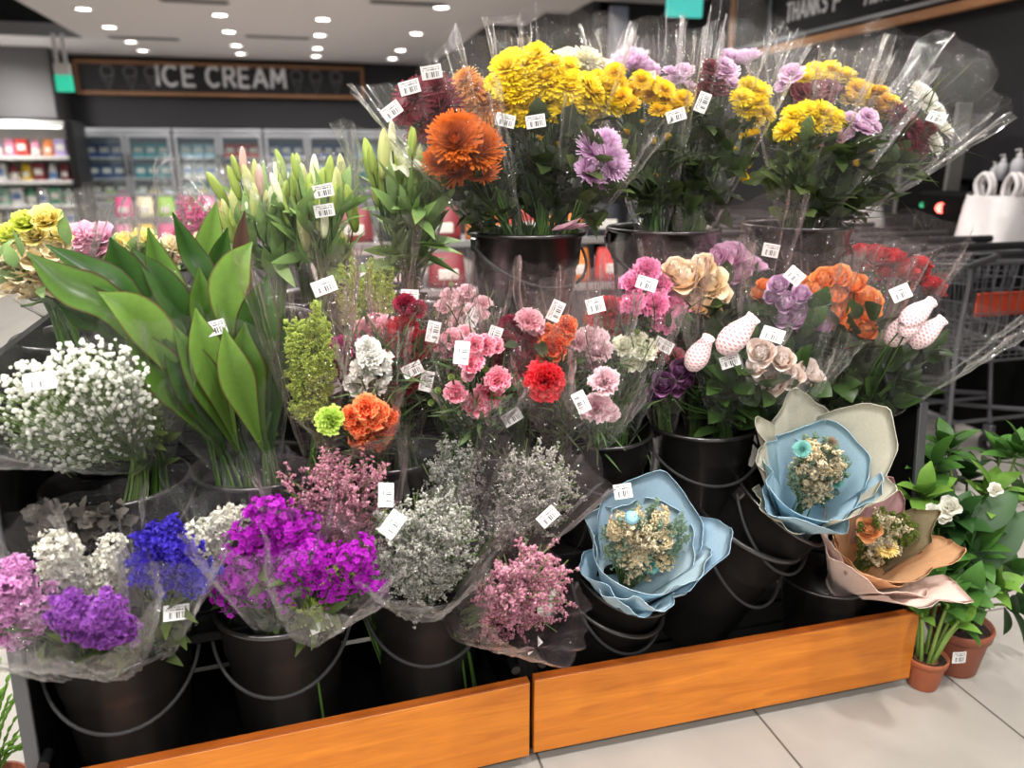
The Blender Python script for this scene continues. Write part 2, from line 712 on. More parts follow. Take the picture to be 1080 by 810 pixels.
def head_william(mb, n=60):
    p, d = blob_points(n, (1, 1, .75), .18)
    v, f = disc(None, 15, 1, 5, .22, .25)
    t = np.concatenate([[0], np.where(np.cos(5 * np.linspace(0, 2 * PI, 15, endpoint=False)) > .5, 1., .75)])
    d2 = d + RNG.normal(size=d.shape) * .35
    mb.many(v, f, rand_rots(d2, RNG.uniform(.13, .2, n)), p, t)


HEADFN = dict(ball=lambda mb: lathe(mb, [(max(.001, math.sin(q)) * (1 + .03 * math.sin(9 * q)), -math.cos(q)) for q in np.linspace(0, PI, 18)], 24, lobes=11, la=.02), mum=head_mum, daisy=head_daisy, button=head_button, carnation=head_carnation, rose=head_rose, lisianthus=head_lisianthus, lily=head_lily,
              lilybud=head_lilybud, netbud=head_netbud, statice=head_statice, william=head_william,
              wild=lambda mb: head_mum(mb, 170, .5, .05, 25), fullmum=lambda mb: head_mum(mb, 330, .9, .05, -30),
              spray=lambda mb: head_daisy(mb, ((26, 88, .97), (26, 68, .95), (24, 48, .85), (18, 30, .7), (12, 12, .5)), .082),
              openrose=lambda mb: head_rose(mb, 1.25))
HEADCACHE = {}
HSC = dict(wild=1.25, fullmum=1.12, spray=1.22, daisy=1.2, carnation=1.4, rose=1.3, openrose=1.2, lisianthus=1.25, statice=1.38, william=1.2, lilybud=1.3, netbud=1.12)


def head_mesh(kind, mat, variant):
    key = (kind, mat.name, variant)
    if key not in HEADCACHE:
        mb = MB()
        HEADFN[kind](mb)
        HEADCACHE[key] = mb.mesh(kind, mat)
    return HEADCACHE[key]


def leafgeo(mb, p, d, nrm, L, Wd, bend=.4, lobed=0.0, ns=6, fold=.25, prof=None, twist=0.0):
    """blade from p along d, nrm its upper side; bends away from nrm"""
    d = unit(d)
    nrm = unit(np.asarray(nrm, float) - d * np.dot(nrm, d))
    sd = np.cross(d, nrm)
    s = np.linspace(0, 1, ns + 1)
    a = bend * s
    ds = L / ns
    fx = np.concatenate([[0], np.cumsum(np.cos((a[1:] + a[:-1]) / 2) * ds)])
    fz = -np.concatenate([[0], np.cumsum(np.sin((a[1:] + a[:-1]) / 2) * ds)])
    if prof == 'ti':
        w = Wd * (np.sin(PI * np.clip(.06 + .94 * s, 0, 1) ** .95)) ** .75
        w[-1] = 0.002
    else:
        w = Wd * np.sin(PI * (.04 + .95 * s ** .8))
    if lobed:
        w = w * (1 + lobed * np.sin(s * 7.3 * PI))
    rows = []
    tt = []
    ts = (-1, -.45, 0, .45, 1) if prof == 'ti' else (-1, 0, 1)
    for i in range(ns + 1):
        nn = nrm * math.cos(a[i]) + d * math.sin(a[i])
        c = p + d * fx[i] + nrm * fz[i]
        ang = twist * s[i]
        s2 = sd * math.cos(ang) + nn * math.sin(ang)
        n2 = nn * math.cos(ang) - sd * math.sin(ang)
        for k in ts:
            rows.append(c + s2 * w[i] * k + n2 * fold * w[i] * abs(k))
            tt.append(abs(k) if prof == 'ti' else s[i])
    mb.add(np.array(rows), gridf(len(ts), ns + 1), tt)


BLOSSOM_V = None


def ico():
    t = (1 + 5 ** .5) / 2
    v = np.array([(-1, t, 0), (1, t, 0), (-1, -t, 0), (1, -t, 0), (0, -1, t), (0, 1, t), (0, -1, -t), (0, 1, -t), (t, 0, -1), (t, 0, 1), (-t, 0, -1), (-t, 0, 1)]) / math.sqrt(1 + t * t)
    f = np.array([(0, 11, 5), (0, 5, 1), (0, 1, 7), (0, 7, 10), (0, 10, 11), (1, 5, 9), (5, 11, 4), (11, 10, 2), (10, 7, 6), (7, 1, 8), (3, 9, 4), (3, 4, 2), (3, 2, 6), (3, 6, 8), (3, 8, 9), (4, 9, 5), (2, 4, 11), (6, 2, 10), (8, 6, 7), (9, 8, 1)])
    return v, f


# ------------------------------------------------------------------ colours
FILM = film_mat('cellophane', '#ffffff', .006, .9, 22)
FILM_PINK = film_mat('cellophane_rose_tint', '#fffafa', .008, .85, 20, hazecol='#f3d9dc')
FILM_SMOKE = film_mat('cellophane_printed', '#f4eff0', .014, .7, 18, hazecol='#d8c9ce')
FILM_SOFT = film_mat('cellophane_soft', '#ffffff', .014, .6, 14, .1)
STEM = leaf_mat('#34501f', '#4f7030', key='stem')
STEMPALE = leaf_mat('#55703a', '#7f9a55', key='stem')
MUMLEAF = leaf_mat('#222d17', '#3c4a28', .5)
MUMLEAF2 = leaf_mat('#33401f', '#59683a', .5)
ROSELEAF = leaf_mat('#263a1c', '#40582c', .35)
CARNLEAF = leaf_mat('#3c5031', '#687f52', .5)
BUDGREEN = leaf_mat('#6f8a45', '#9db06a', .5, key='bud')
LILYLEAF = leaf_mat('#55703f', '#8aa964', .4)
YELLOW = petal_mat('#e6b400', '#ffe934', var=.05)
YELLOWB = petal_mat('#d99e00', '#fbd820', var=.1)
DEEPORANGE = petal_mat('#8a3a0c', '#d4702a', var=.15)
AMBER = petal_mat('#8a3a10', '#d98a35', '#e8b264', var=.15)
BURG = petal_mat('#3a0a16', '#7b2134', var=.15)
MAROON = petal_mat('#351018', '#6d2433', '#8a4a50', var=.15)
MAUVE = petal_mat('#b874aa', '#e4b8de', '#f0dcee', var=.08)
LILACMUM = petal_mat('#93407f', '#e2b6d8', '#f4e2ee', var=.08)
CREAMMUM = petal_mat('#d9d29a', '#f4efd4', var=.06)
WHITE = petal_mat('#d8d6b8', '#f7f5ee', var=.05)
C_PINK = petal_mat('#ec86a2', '#fbbac9', '#fddbe2')
C_PALE = petal_mat('#f2aabd', '#fcd3dc', '#feeaee')
C_HOT = petal_mat('#e84a72', '#f7799a', '#fdd3dc')
C_CRIM = petal_mat('#5a0312', '#a50f26', '#b8303f')
C_RED = petal_mat('#a50814', '#e01c26', '#ea505a')
C_DARK = petal_mat('#4a0618', '#86152e', '#97304a')
C_ORANGE = petal_mat('#cf2412', '#f55430', '#fdb478')
C_WHITE = petal_mat('#f1efe0', '#fffef8', None, .2, var=.03)
C_CREAM = petal_mat('#eceac6', '#fbf9e6', var=.04)
C_MAG = petal_mat('#6e0a4a', '#a8186e', '#b5407f')
C_GREEN = petal_mat('#6f9a24', '#b5d455', '#d0e57f')
C_BRIGHT = petal_mat('#d8509a', '#f78abf', '#fbb8d8')
R_PEACH = petal_mat('#eec26a', '#fdeac8', '#fff3de', .14, var=.05)  # rose bases deepened: crevice shade painted into the petal colour
R_MAUVE = petal_mat('#a06292', '#dfaed0', '#eccce4', .14, var=.08)
R_LILAC = petal_mat('#99608f', '#dbb0d4', '#ecd2e6', .14, var=.08)
R_ORANGE = petal_mat('#d95a10', '#fba253', '#fdbb80', .14, var=.08)
R_RED = petal_mat('#5a0410', '#b81524', '#cf3a44', .12, var=.1)
R_BLUSH = petal_mat('#f0c4a0', '#fdeee6', '#fdf2ee', .14, var=.04)
R_DUSK = petal_mat('#4c2540', '#86527a', '#a070a0', .14, var=.1)
LIS_YEL = petal_mat('#d9b94a', '#f2e38a', '#f6eeb2')
LIS_GRN = petal_mat('#a8b93a', '#d6de5a', '#ece98a')
LIS_PEACH = petal_mat('#f3d596', '#fdeec6', '#fff4dc', .15)
LIS_PINK = petal_mat('#dc93b8', '#f5c0d8', '#f9d8e6')
ST_PINK = petal_mat('#b565a5', '#dc9ad0', '#e9bce0')
ST_PURP = petal_mat('#5a1f80', '#9a4fb8', '#b97acb')
ST_WHITE = petal_mat('#e6e3d0', '#faf8ee', var=.05)
ST_BLUE = petal_mat('#24108a', '#3d2bb8', '#5a4ac8')
WILLIAM = petal_mat('#6d0878', '#b51bbd', '#cf3fd0', var=.15)
LIM_PINK = petal_mat('#a05a76', '#d48ca4', '#e4b0be', var=.15)
LIM_GREY = petal_mat('#8e8c88', '#c2c0ba', '#d6d4cc', var=.2)
GYP = petal_mat('#d9dccb', '#f8f8f2', var=.04)
SOLID = petal_mat('#7c9638', '#b3c85e', '#cbd880')
LILYBUD = petal_mat('#8faa48', '#bccc6c', var=.15)
LILYBUDY = petal_mat('#b8c262', '#dfe0a6', var=.1)
LILYPINK = petal_mat('#d9b7a6', '#ecc9c6', var=.1)
LILYWHITE = petal_mat('#e3e8b8', '#f7f6e6', var=.05)
TI = leaf_mat('#3d5a22', '#53762f', .3, .25, '#4a2226')
TI2 = leaf_mat('#26421a', '#365a22', .3, .2, '#43202a')
TI3 = leaf_mat('#567531', '#6c8f3e', .32, .25, '#54302a')
PINKFLUFF = petal_mat('#c24a86', '#e578ad', '#f0a0c6')
SAGE = petal_mat('#6d8a78', '#93ad95', '#b2c2a4', var=.2)
DRYCREAM = petal_mat('#c9ad78', '#e8d9b2', '#f4ecd6', var=.1)
TEAL = petal_mat('#6fb3ad', '#93cfc8', var=.08)


def net_mat():
    """knitted foam net over a pink bud: a diamond lattice of white threads"""
    m, nt, out = newmat('foam_net')
    uv = N(nt, 'ShaderNodeTexCoord')
    sp = N(nt, 'ShaderNodeSeparateXYZ')
    nt.links.new(uv.outputs['Object'], sp.inputs[0])
    at = N(nt, 'ShaderNodeMath', operation='ARCTAN2')
    nt.links.new(sp.outputs[1], at.inputs[0])
    nt.links.new(sp.outputs[0], at.inputs[1])
    outs = []
    for sgn in (1, -1):
        a = N(nt, 'ShaderNodeMath', operation='MULTIPLY')
        nt.links.new(at.outputs[0], a.inputs[0])
        a.inputs[1].default_value = 8 * sgn
        b = N(nt, 'ShaderNodeMath', operation='MULTIPLY_ADD')
        nt.links.new(sp.outputs[2], b.inputs[0])
        b.inputs[1].default_value = 34
        nt.links.new(a.outputs[0], b.inputs[2])
        s = N(nt, 'ShaderNodeMath', operation='SINE')
        nt.links.new(b.outputs[0], s.inputs[0])
        outs.append(s.outputs[0])
    mxm = N(nt, 'ShaderNodeMath', operation='MAXIMUM')
    nt.links.new(outs[0], mxm.inputs[0])
    nt.links.new(outs[1], mxm.inputs[1])
    mr = N(nt, 'ShaderNodeMapRange')
    mr.inputs[1].default_value = -.3
    mr.inputs[2].default_value = .35
    nt.links.new(mxm.outputs[0], mr.inputs[0])
    mx = N(nt, 'ShaderNodeMix', data_type='RGBA')
    nt.links.new(mr.outputs[0], mx.inputs[0])
    mx.inputs[6].default_value = lin('#dd9aa4')
    mx.inputs[7].default_value = lin('#f8e2e2')
    b = N(nt, 'ShaderNodeBsdfPrincipled')
    b.inputs['Roughness'].default_value = .7
    nt.links.new(mx.outputs[2], b.inputs['Base Color'])
    bp = N(nt, 'ShaderNodeBump')
    bp.inputs['Strength'].default_value = .5
    bp.inputs['Distance'].default_value = .05
    nt.links.new(mr.outputs[0], bp.inputs['Height'])
    nt.links.new(bp.outputs[0], b.inputs['Normal'])
    nt.links.new(b.outputs[0], out.inputs[0])
    return m


NET = net_mat()
STICKER = label_mat()


def sticker_mesh(w, h):
    me = bpy.data.meshes.new('price_sticker')
    th = .0006
    cols = 4
    vs, fs, uvs = [], [], []
    for k in range(2):
        for i in range(cols + 1):
            u = i / cols
            for v in (0, 1):
                bow = .0015 * math.sin(PI * u)
                vs.append(((u - .5) * w, (v - .5) * h, bow + (th if k else 0)))
    nn = 2 * (cols + 1)
    for i in range(cols):
        a = 2 * i
        fs.append((nn + a, nn + a + 2, nn + a + 3, nn + a + 1))
        uvs += [(i / cols, 0), ((i + 1) / cols, 0), ((i + 1) / cols, 1), (i / cols, 1)]
    for i in range(cols):
        a = 2 * i
        fs.append((a, a + 1, a + 3, a + 2))
        uvs += [(0, 0)] * 4
        fs.append((a, a + 2, nn + a + 2, nn + a))
        uvs += [(0, 0)] * 4
        fs.append((a + 1, nn + a + 1, nn + a + 3, a + 3))
        uvs += [(0, 0)] * 4
    for a in (0, 2 * cols):
        fs.append((a, nn + a, nn + a + 1, a + 1))
        uvs += [(0, 0)] * 4
    me.from_pydata(vs, [], fs)
    ul = me.uv_layers.new(name='UVMap')
    for i, q in enumerate(uvs):
        ul.data[i].uv = q
    me.materials.append(STICKER)
    return me


STICKERS = [sticker_mesh(.046, .029), sticker_mesh(.040, .033)]


def mat4(R, loc, s=1.0):
    m = np.eye(4)
    m[:3, :3] = R * s
    m[:3, 3] = loc
    return Matrix(m.tolist())


class Bq:
    """one wrapped bunch: neck at base, mouth at top (photo points with the depth plane they stand at)"""

    def __init__(s, name, label, base, top, rpx, foot=None, cat='bouquet', group=None, face=.7):
        s.B, s.T = W(base[0], base[1], y=base[2]), W(top[0], top[1], y=top[2])
        s.base, s.top = base, top
        s.r = rpx * depth(s.T) / FPX
        s.ax = unit(s.T - s.B)
        s.L = np.linalg.norm(s.T - s.B)
        s.foot = np.array(foot) if foot is not None else s.B - np.array([0, 0, .2])
        s.root = thing(name, label, cat, tuple(s.foot), group=group)
        s.face = face
        s.sl = None
        s.stems_n = 0
        s.bundle = False

    def yat(s, py):
        k = (s.base[1] - py) / (s.base[1] - s.top[1] + 1e-6)
        return s.base[2] + (s.top[2] - s.base[2]) * min(max(k, 0), 1.15)

    def pos(s, px, py, dy=0):
        return W(px, py, y=s.yat(py) + dy)

    def heads(s, kind, mat, pts, dy=0, name=None, stem=True, variants=2, spread=.02, face=None, label=None, jit=.18, along=None):
        nm = name or dict(mum='chrysanthemum', daisy='chrysanthemum', button='flower_bud', wild='chrysanthemum', fullmum='chrysanthemum', spray='chrysanthemum', openrose='rose',
                          lilybud='lily_bud', netbud='netted_rose_bud', statice='flower_cluster', william='flower_cluster', lily='lily_bloom').get(kind, kind)
        for p in pts:
            px, py, rp = p[0], p[1], p[2] * HSC.get(kind, 1)
            d2 = p[3] if len(p) > 3 else 0
            q = s.pos(px, py, dy + d2 + RNG.uniform(-spread, spread))
            r = rp * depth(q) / FPX
            tocam = unit(CAMP - q)
            fc = s.face if face is None else face
            d = unit(unit(q - s.B) + tocam * fc + RNG.normal(size=3) * jit)
            if along is not None:
                d = unit(np.asarray(along, float) + RNG.normal(size=3) * .1)
            Bm = basis(d, RNG.normal(size=3))
            me = head_mesh(kind, mat, random.randrange(variants))
            o = bpy.data.objects.new(nm, me)
            COL.objects.link(o)
            o.parent = s.root
            o.matrix_basis = mat4(Bm, q - s.foot, r)
            if label:
                o['label'] = label
            if stem:
                s.stem(q - d * r * .6, -d, o)

    def stem(s, p, d, head, mat=STEM, r=.0022):
        nk = s.B + RNG.normal(size=3) * np.array([.012, .012, .004])
        L = np.linalg.norm(p - nk)
        mid = p + d * L * .25 * .6 + (nk - p) * .3
        path = smooth_path([p, mid, nk, s.foot + RNG.normal(size=3) * np.array([.012, .012, 0]) + np.array([0, 0, .003])], 12)
        mb = MB()
        tube(mb, path, r, 5)
        o = mb.obj('stem', mat, None, origin=s.foot)
        o.location = (0, 0, 0)
        o.parent = head
        o.matrix_parent_inverse = head.matrix_basis.inverted()

    def stem_bundle(s, n=10, mat=STEM, r=.003, spread=.018, up=.12):
        """cut stems standing in the bucket and reaching up into the bunch"""
        mb = MB()
        for i in range(n):
            o = RNG.normal(size=3) * spread
            o[2] = 0
            tip = s.B + s.ax * s.L * RNG.uniform(up, up + .35) + RNG.normal(size=3) * .02
            tube(mb, smooth_path([s.foot + o * 1.3, s.B + o * .5, tip], 10), r, 5)
        mb.obj('stem_bundle', mat, s.root, origin=s.foot)
        return s

    def leaves(s, n, v=(.1, .75), L=.07, Wd=.016, mat=MUMLEAF, lobed=.25, out=.8, bend=.7, fill=.85, fold=.2, prof=None, name='foliage', ns=6):
        mb = MB()
        bs = basis(s.ax)
        for i in range(n):
            k = RNG.uniform(*v)
            a = RNG.uniform(0, 2 * PI)
            rad = bs[:, 0] * math.cos(a) + bs[:, 1] * math.sin(a)
            R = (.025 + (s.r - .025) * k ** .85) * fill * math.sqrt(RNG.uniform(.1, 1))
            p = s.B + s.ax * s.L * k + rad * R
            d = unit(s.ax * RNG.uniform(.3, 1) + rad * out * RNG.uniform(.2, 1) + RNG.normal(size=3) * .35)
            nr = unit(s.ax * .6 - rad * .3 + RNG.normal(size=3) * .5)
            l = L * RNG.uniform(.7, 1.25)
            leafgeo(mb, p, d, nr, l, Wd * RNG.uniform(.75, 1.2), bend * RNG.uniform(.3, 1.3), lobed, ns, fold, prof, RNG.uniform(-.5, .5))
        mb.obj(name, mat, s.root, origin=s.foot)
        return s

    def grass(s, n, v=(.1, .8), L=.14, Wd=.0022, mat=CARNLEAF, out=.35):
        """narrow blades and bare stalks inside the wrap"""
        return s.leaves(int(n * 1.7), v, L, Wd, mat, 0, out, .5, .8, .1, None, 'blades', 4)

    def sleeve(s, mat=FILM, ext=1.18, r0=.03, rk=1.12, jag=.10, cut=.0, flat=.85, seed=None, pleat=.07, name='cellophane_sleeve', lobes=2, power=.85, nu=96, nv=18, start=-.04):
        rg = np.random.default_rng(RNG.integers(1 << 30) if seed is None else seed)
        bs = basis(s.ax, unit(CAMP - s.T))   # column 1 points to the viewer's side
        e1, e2 = bs[:, 0], bs[:, 1]
        if np.dot(e2, CAMP - s.T) < 0:
            e2 = -e2
        u = np.linspace(0, 2 * PI, nu, endpoint=False)
        v = np.linspace(0, 1, nv)
        p1, p2, p3, p4 = rg.uniform(0, 6, 4)
        tri = np.abs(((u * lobes + p1) / PI) % 2 - 1)
        top = s.L * (ext + jag * (tri * 2 - 1) + .02 * np.sin(7 * u + p3)) * (1 - cut * (np.sin(u) > -2) * np.clip(np.sin(u), 0, 1))
        V, U = np.meshgrid(v, u, indexing='ij')
        H = s.L * start + V * (top[None] - s.L * start)
        R = r0 + (s.r * rk - r0) * np.clip(H / s.L, 0, 1.3) ** power
        R = R * (1 + V * (pleat * np.sin(5 * U + p2) + pleat * .8 * np.sin(9 * U + p3 + 2 * V) + pleat * .5 * np.sin(17 * U + p4)))
        R = R + rg.normal(size=R.shape) * .0022 * (V > .05)
        X = R[..., None] * (np.cos(U)[..., None] * e1 + flat * np.sin(U)[..., None] * e2) + H[..., None] * s.ax + s.B
        mb = MB()
        mb.add(X.reshape(-1, 3), gridf(nu, nv, True), V.ravel())
        s.sl = mb.obj(name, mat, s.root, origin=s.foot)
        s.rk, s.flat, s.r0, s.pw = rk, flat, r0, power
        return s

    def price(s, px, py, ang=0, kind=0, dy=None, tilt=0):
        k = (s.base[1] - py) / (s.base[1] - s.top[1] + 1e-6)
        if dy is None:
            dy = -(.03 + (s.r * 1.05 - .03) * max(0, min(k, 1.1)) ** .85) * .85
        q = s.pos(px, py, dy)
        z = unit(unit(CAMP - q) + RNG.normal(size=3) * .12 + np.array([0, 0, tilt]))
        x = unit(np.cross((0, 0, 1), z))
        y = np.cross(z, x)
        c, n = math.cos(D(ang)), math.sin(D(ang))
        R = np.stack([x * c + y * n, -x * n + y * c, z], 1)
        o = bpy.data.objects.new('price_sticker', STICKERS[kind])
        COL.objects.link(o)
        o.parent = s.sl if s.sl is not None else s.root
        o['label'] = 'white barcode price sticker'
        o.matrix_basis = mat4(R, q - s.foot)
        return s

    # --- fine sprays, one countless mass each
    def mist(s, mat, region, n=22, fl=9, br=9, size=.0042, stemmat=STEMPALE, name='blossom_spray', droop=0.0, blen=.05):
        """airy sprays: a stalk per spray with side twigs beaded with tiny cups. region: (px,py,rx,ry)"""
        cx, cy, rx, ry = region
        fv = np.array([(0, 0, -.6), (1, 0, .5), (-.5, .87, .5), (-.5, -.87, .5), (0, 0, .15)], float)
        ff = np.array([(0, 1, 2), (0, 2, 3), (0, 3, 1), (1, 4, 2), (2, 4, 3), (3, 4, 1)])
        ft = np.array([0, 1, 1, 1, .8])
        P, Q = [], []
        st = MB()
        for i in range(n):
            a = RNG.uniform(0, 2 * PI)
            k = math.sqrt(RNG.uniform(0, 1))
            px, py = cx + rx * k * math.cos(a), cy + ry * k * math.sin(a)
            tip = s.pos(px, py, RNG.uniform(-.05, .05))
            start = s.B + s.ax * s.L * .25 + RNG.normal(size=3) * .01
            path = smooth_path([start, start + s.ax * np.linalg.norm(tip - start) * .5 + (tip - start) * .12, tip], 10)
            tube(st, path, .0011, 3, False)
            for b in range(br):
                k2 = RNG.uniform(.5, 1)
                p0 = path[int(k2 * (len(path) - 1))]
                d = unit(unit(tip - start) + RNG.normal(size=3) * .65)
                ln = blen * RNG.uniform(.5, 1.2)
                p1 = p0 + d * ln + np.array([0, 0, -droop * ln])
                tube(st, [p0, (p0 + p1) / 2 + RNG.normal(size=3) * .002, p1], .0006, 3, False)
                for m in range(fl):
                    kk = RNG.uniform(.25, 1.05)
                    P.append(p0 + (p1 - p0) * kk + RNG.normal(size=3) * .0028)
                    Q.append(unit(d + RNG.normal(size=3) * .8))
        P = np.array(P)
        mb = MB()
        mb.many(fv, ff, rand_rots(Q, size * RNG.uniform(.7, 1.25, len(P))), P, ft)
        mb.obj(name, mat, s.root, origin=s.foot, stuff=True)
        st.obj('stalks', stemmat, s.root, origin=s.foot, stuff=True)
        return s

    def gyp(s, mat, region, n=620, size=.0052, name='blossom_cloud', dyr=.07):
        cx, cy, rx, ry = region
        v, f = ico()
        P = []
        st = MB()
        for i in range(n):
            a = RNG.uniform(0, 2 * PI)
            k = RNG.uniform(0, 1) ** .55
            px, py = cx + rx * k * math.cos(a), cy + ry * k * math.sin(a)
            p = s.pos(px, py, RNG.uniform(-dyr, dyr) * math.sqrt(max(.05, 1 - k * k)))
            P.append(p)
            if i % 2 == 0:
                b0 = s.B + (p - s.B) * RNG.uniform(.5, .8) + RNG.normal(size=3) * .012
                tube(st, smooth_path([b0, (b0 + p) / 2 + RNG.normal(size=3) * .006, p], 5), .0006, 3, False)
        for i in range(40):
            p = P[RNG.integers(len(P))]
            tube(st, smooth_path([s.B, s.B + (p - s.B) * .5 + s.ax * .02, s.B + (p - s.B) * .85], 8), .0011, 3, False)
        rots = rand_rots(RNG.normal(size=(len(P), 3)), size * RNG.uniform(.6, 1.3, len(P)))
        vj = v * (1 + .25 * np.sin(v[:, :1] * 7 + v[:, 1:2] * 9))
        mb = MB()
        mb.many(vj, f, rots, np.array(P), np.clip(.6 + .5 * v[:, 2], 0, 1))
        mb.obj(name, mat, s.root, smooth=False, origin=s.foot, stuff=True)
        st.obj('stalks', STEMPALE, s.root, origin=s.foot, stuff=True)
        return s

    def plume(s, mat, region, n=26, name='plume_spray', size=.0021, stemmat=STEMPALE, dyr=.04, per=150, ln=.05):
        """feathery plumes, e.g. goldenrod"""
        cx, cy, rx, ry = region
        v, f = ico()
        st, P = MB(), []
        for i in range(n):
            a = RNG.uniform(0, 2 * PI)
            k = math.sqrt(RNG.uniform(0, 1))
            tip = s.pos(cx + rx * k * math.cos(a), cy + ry * k * math.sin(a), RNG.uniform(-dyr, dyr))
            start = s.B + s.ax * s.L * .2
            path = smooth_path([start, (start + tip) / 2 + s.ax * .02, tip], 12)
            tube(st, path, .0012, 3, False)
            d = unit(tip - path[-4])
            for b in range(per // 8):
                k2 = RNG.uniform(0, 1)
                p0 = tip - d * ln * 1.6 * k2
                dd = unit(d * .45 + RNG.normal(size=3) * .8)
                l2 = ln * .45 * (.25 + k2)
                for m in range(8):
                    P.append(p0 + dd * l2 * RNG.uniform(.1, 1) + RNG.normal(size=3) * .0018)
        P = np.array(P)
        mb = MB()
        mb.many(v[:, :], f, rand_rots(RNG.normal(size=(len(P), 3)), size * RNG.uniform(.6, 1.3, len(P))), P, np.clip(.5 + .5 * v[:, 2], 0, 1))
        mb.obj(name, mat, s.root, smooth=False, origin=s.foot, stuff=True)
        st.obj('stalks', stemmat, s.root, origin=s.foot, stuff=True)
        return s


def fill_pts(cx, cy, rx, ry, n, r, jit=.25):
    """n head centres spread evenly over an ellipse in the photo"""
    out = []
    for i in range(n):
        k = math.sqrt((i + .5) / n)
        a = i * 2.39996 + .7
        out.append((cx + rx * k * math.cos(a), cy + ry * k * math.sin(a), r * random.uniform(1 - jit, 1 + jit), -.03 * (1 - k)))
    return out


# ================================================================== the shop
M_BLACKWALL = plain('charcoal_paint', '#222124', .7, noise=.08, nscale=3)
M_CEIL = plain('ceiling_paint', '#e4dee0', .85)
M_CEILGREY = plain('bulkhead_grey', '#8e8b8c', .7)
M_WHITE = plain('white_paint', '#e2dfdd', .6)
M_BLACK = plain('black_laminate', '#060606', .7, spec=.12, noise=.15, nscale=60)
M_BLACKMET = plain('black_metal', '#151516', .4, .3)
M_GREYEDGE = plain('grey_edging', '#5b5c5e', .4, .6)
M_BUCKET = plain('black_plastic', '#1c1a19', .27, spec=.9, noise=.2, nscale=14)
M_WIRE = plain('steel_wire', '#8d8d90', .3, .9)
M_WOODSIGN = wood_mat('sign_wood', '#7d5537', '#9c6f4a', 1, .5, (2, 12, 12))
M_BOARD = wood_mat('cherry_board', '#a85c16', '#cd7c25', 1, .32, (1.4, 10, 16))
M_BOARDEDGE = wood_mat('cherry_board_edge', '#7f3c10', '#96501a', 1, .4)
M_CHALK = plain('chalk_white_glow', '#cfcdcd', .9, emit=.12)  # slight glow painted into the chalk lettering
M_CHALKDIM = plain('chalk_grey', '#77747a', .9)
M_SIGNBLACK = plain('chalkboard', '#28262a', .8, noise=.1, nscale=5)
M_SILVER = plain('silver_trim', '#a9abb0', .35, .7)
M_LAMP = plain('lamp_glow', '#fff8ee', .5, emit=14)
M_EXIT = plain('exit_green', '#2fb894', .5, emit=.75)
M_EXITTEAL = plain('exit_teal', '#4fc3b8', .5, emit=.8)
M_GLASS = film_mat('door_glass', '#f2f6f6', .005, 0, 1, .02, .04)
M_TERRA = plain('terracotta', '#a35a3a', .6, noise=.1, nscale=30)
M_BROWNPOT = plain('brown_plastic', '#8a4b34', .5, noise=.08, nscale=20)
M_SOIL = plain('soil', '#2e211a', .95, noise=.4, nscale=120, bump=.6)
M_BAG = plain('white_bag_plastic', '#e4dedd', .45, noise=.04)
M_RUBBER = plain('dark_rubber', '#1b1b1c', .7)


def floor_mat():
    m, nt, out = newmat('floor_tiles')
    tc = N(nt, 'ShaderNodeTexCoord')
    mp = N(nt, 'ShaderNodeMapping')
    mp.inputs['Location'].default_value = (.14, .1, 0)
    nt.links.new(tc.outputs['Object'], mp.inputs[0])
    br = N(nt, 'ShaderNodeTexBrick')
    br.offset = 0
    br.inputs['Scale'].default_value = 1
    br.inputs['Brick Width'].default_value = .6
    br.inputs['Row Height'].default_value = .6
    br.inputs['Mortar Size'].default_value = .0035
    br.inputs['Color1'].default_value = lin('#a09b94')
    br.inputs['Color2'].default_value = lin('#99948d')
    br.inputs['Mortar'].default_value = lin('#5a5550')
    nt.links.new(mp.outputs[0], br.inputs['Vector'])
    nz = N(nt, 'ShaderNodeTexNoise')
    nz.inputs['Scale'].default_value = 5
    nz.inputs['Detail'].default_value = 8
    nz.inputs['Distortion'].default_value = .8
    nt.links.new(tc.outputs['Object'], nz.inputs['Vector'])
    mr = N(nt, 'ShaderNodeMapRange')
    mr.inputs[1].default_value = .3
    mr.inputs[2].default_value = .75
    mr.inputs[3].default_value = .9
    mr.inputs[4].default_value = 1.06
    nt.links.new(nz.outputs['Fac'], mr.inputs[0])
    mx = N(nt, 'ShaderNodeMix', data_type='RGBA', blend_type='MULTIPLY')
    mx.inputs[0].default_value = 1
    nt.links.new(br.outputs['Color'], mx.inputs[6])
    nt.links.new(mr.outputs[0], mx.inputs[7])
    b = N(nt, 'ShaderNodeBsdfPrincipled')
    b.inputs['Roughness'].default_value = .42
    nt.links.new(mx.outputs[2], b.inputs['Base Color'])
    nt.links.new(b.outputs[0], out.inputs[0])
    return m


def sbox(name, x0, x1, y0, y1, z0, z1, mat):
    mb = MB()
    c = ((x0 + x1) / 2, (y0 + y1) / 2, (z0 + z1) / 2)
    box(mb, c, (x1 - x0, y1 - y0, z1 - z0))
    return struct(mb.obj(name, mat, None, False))


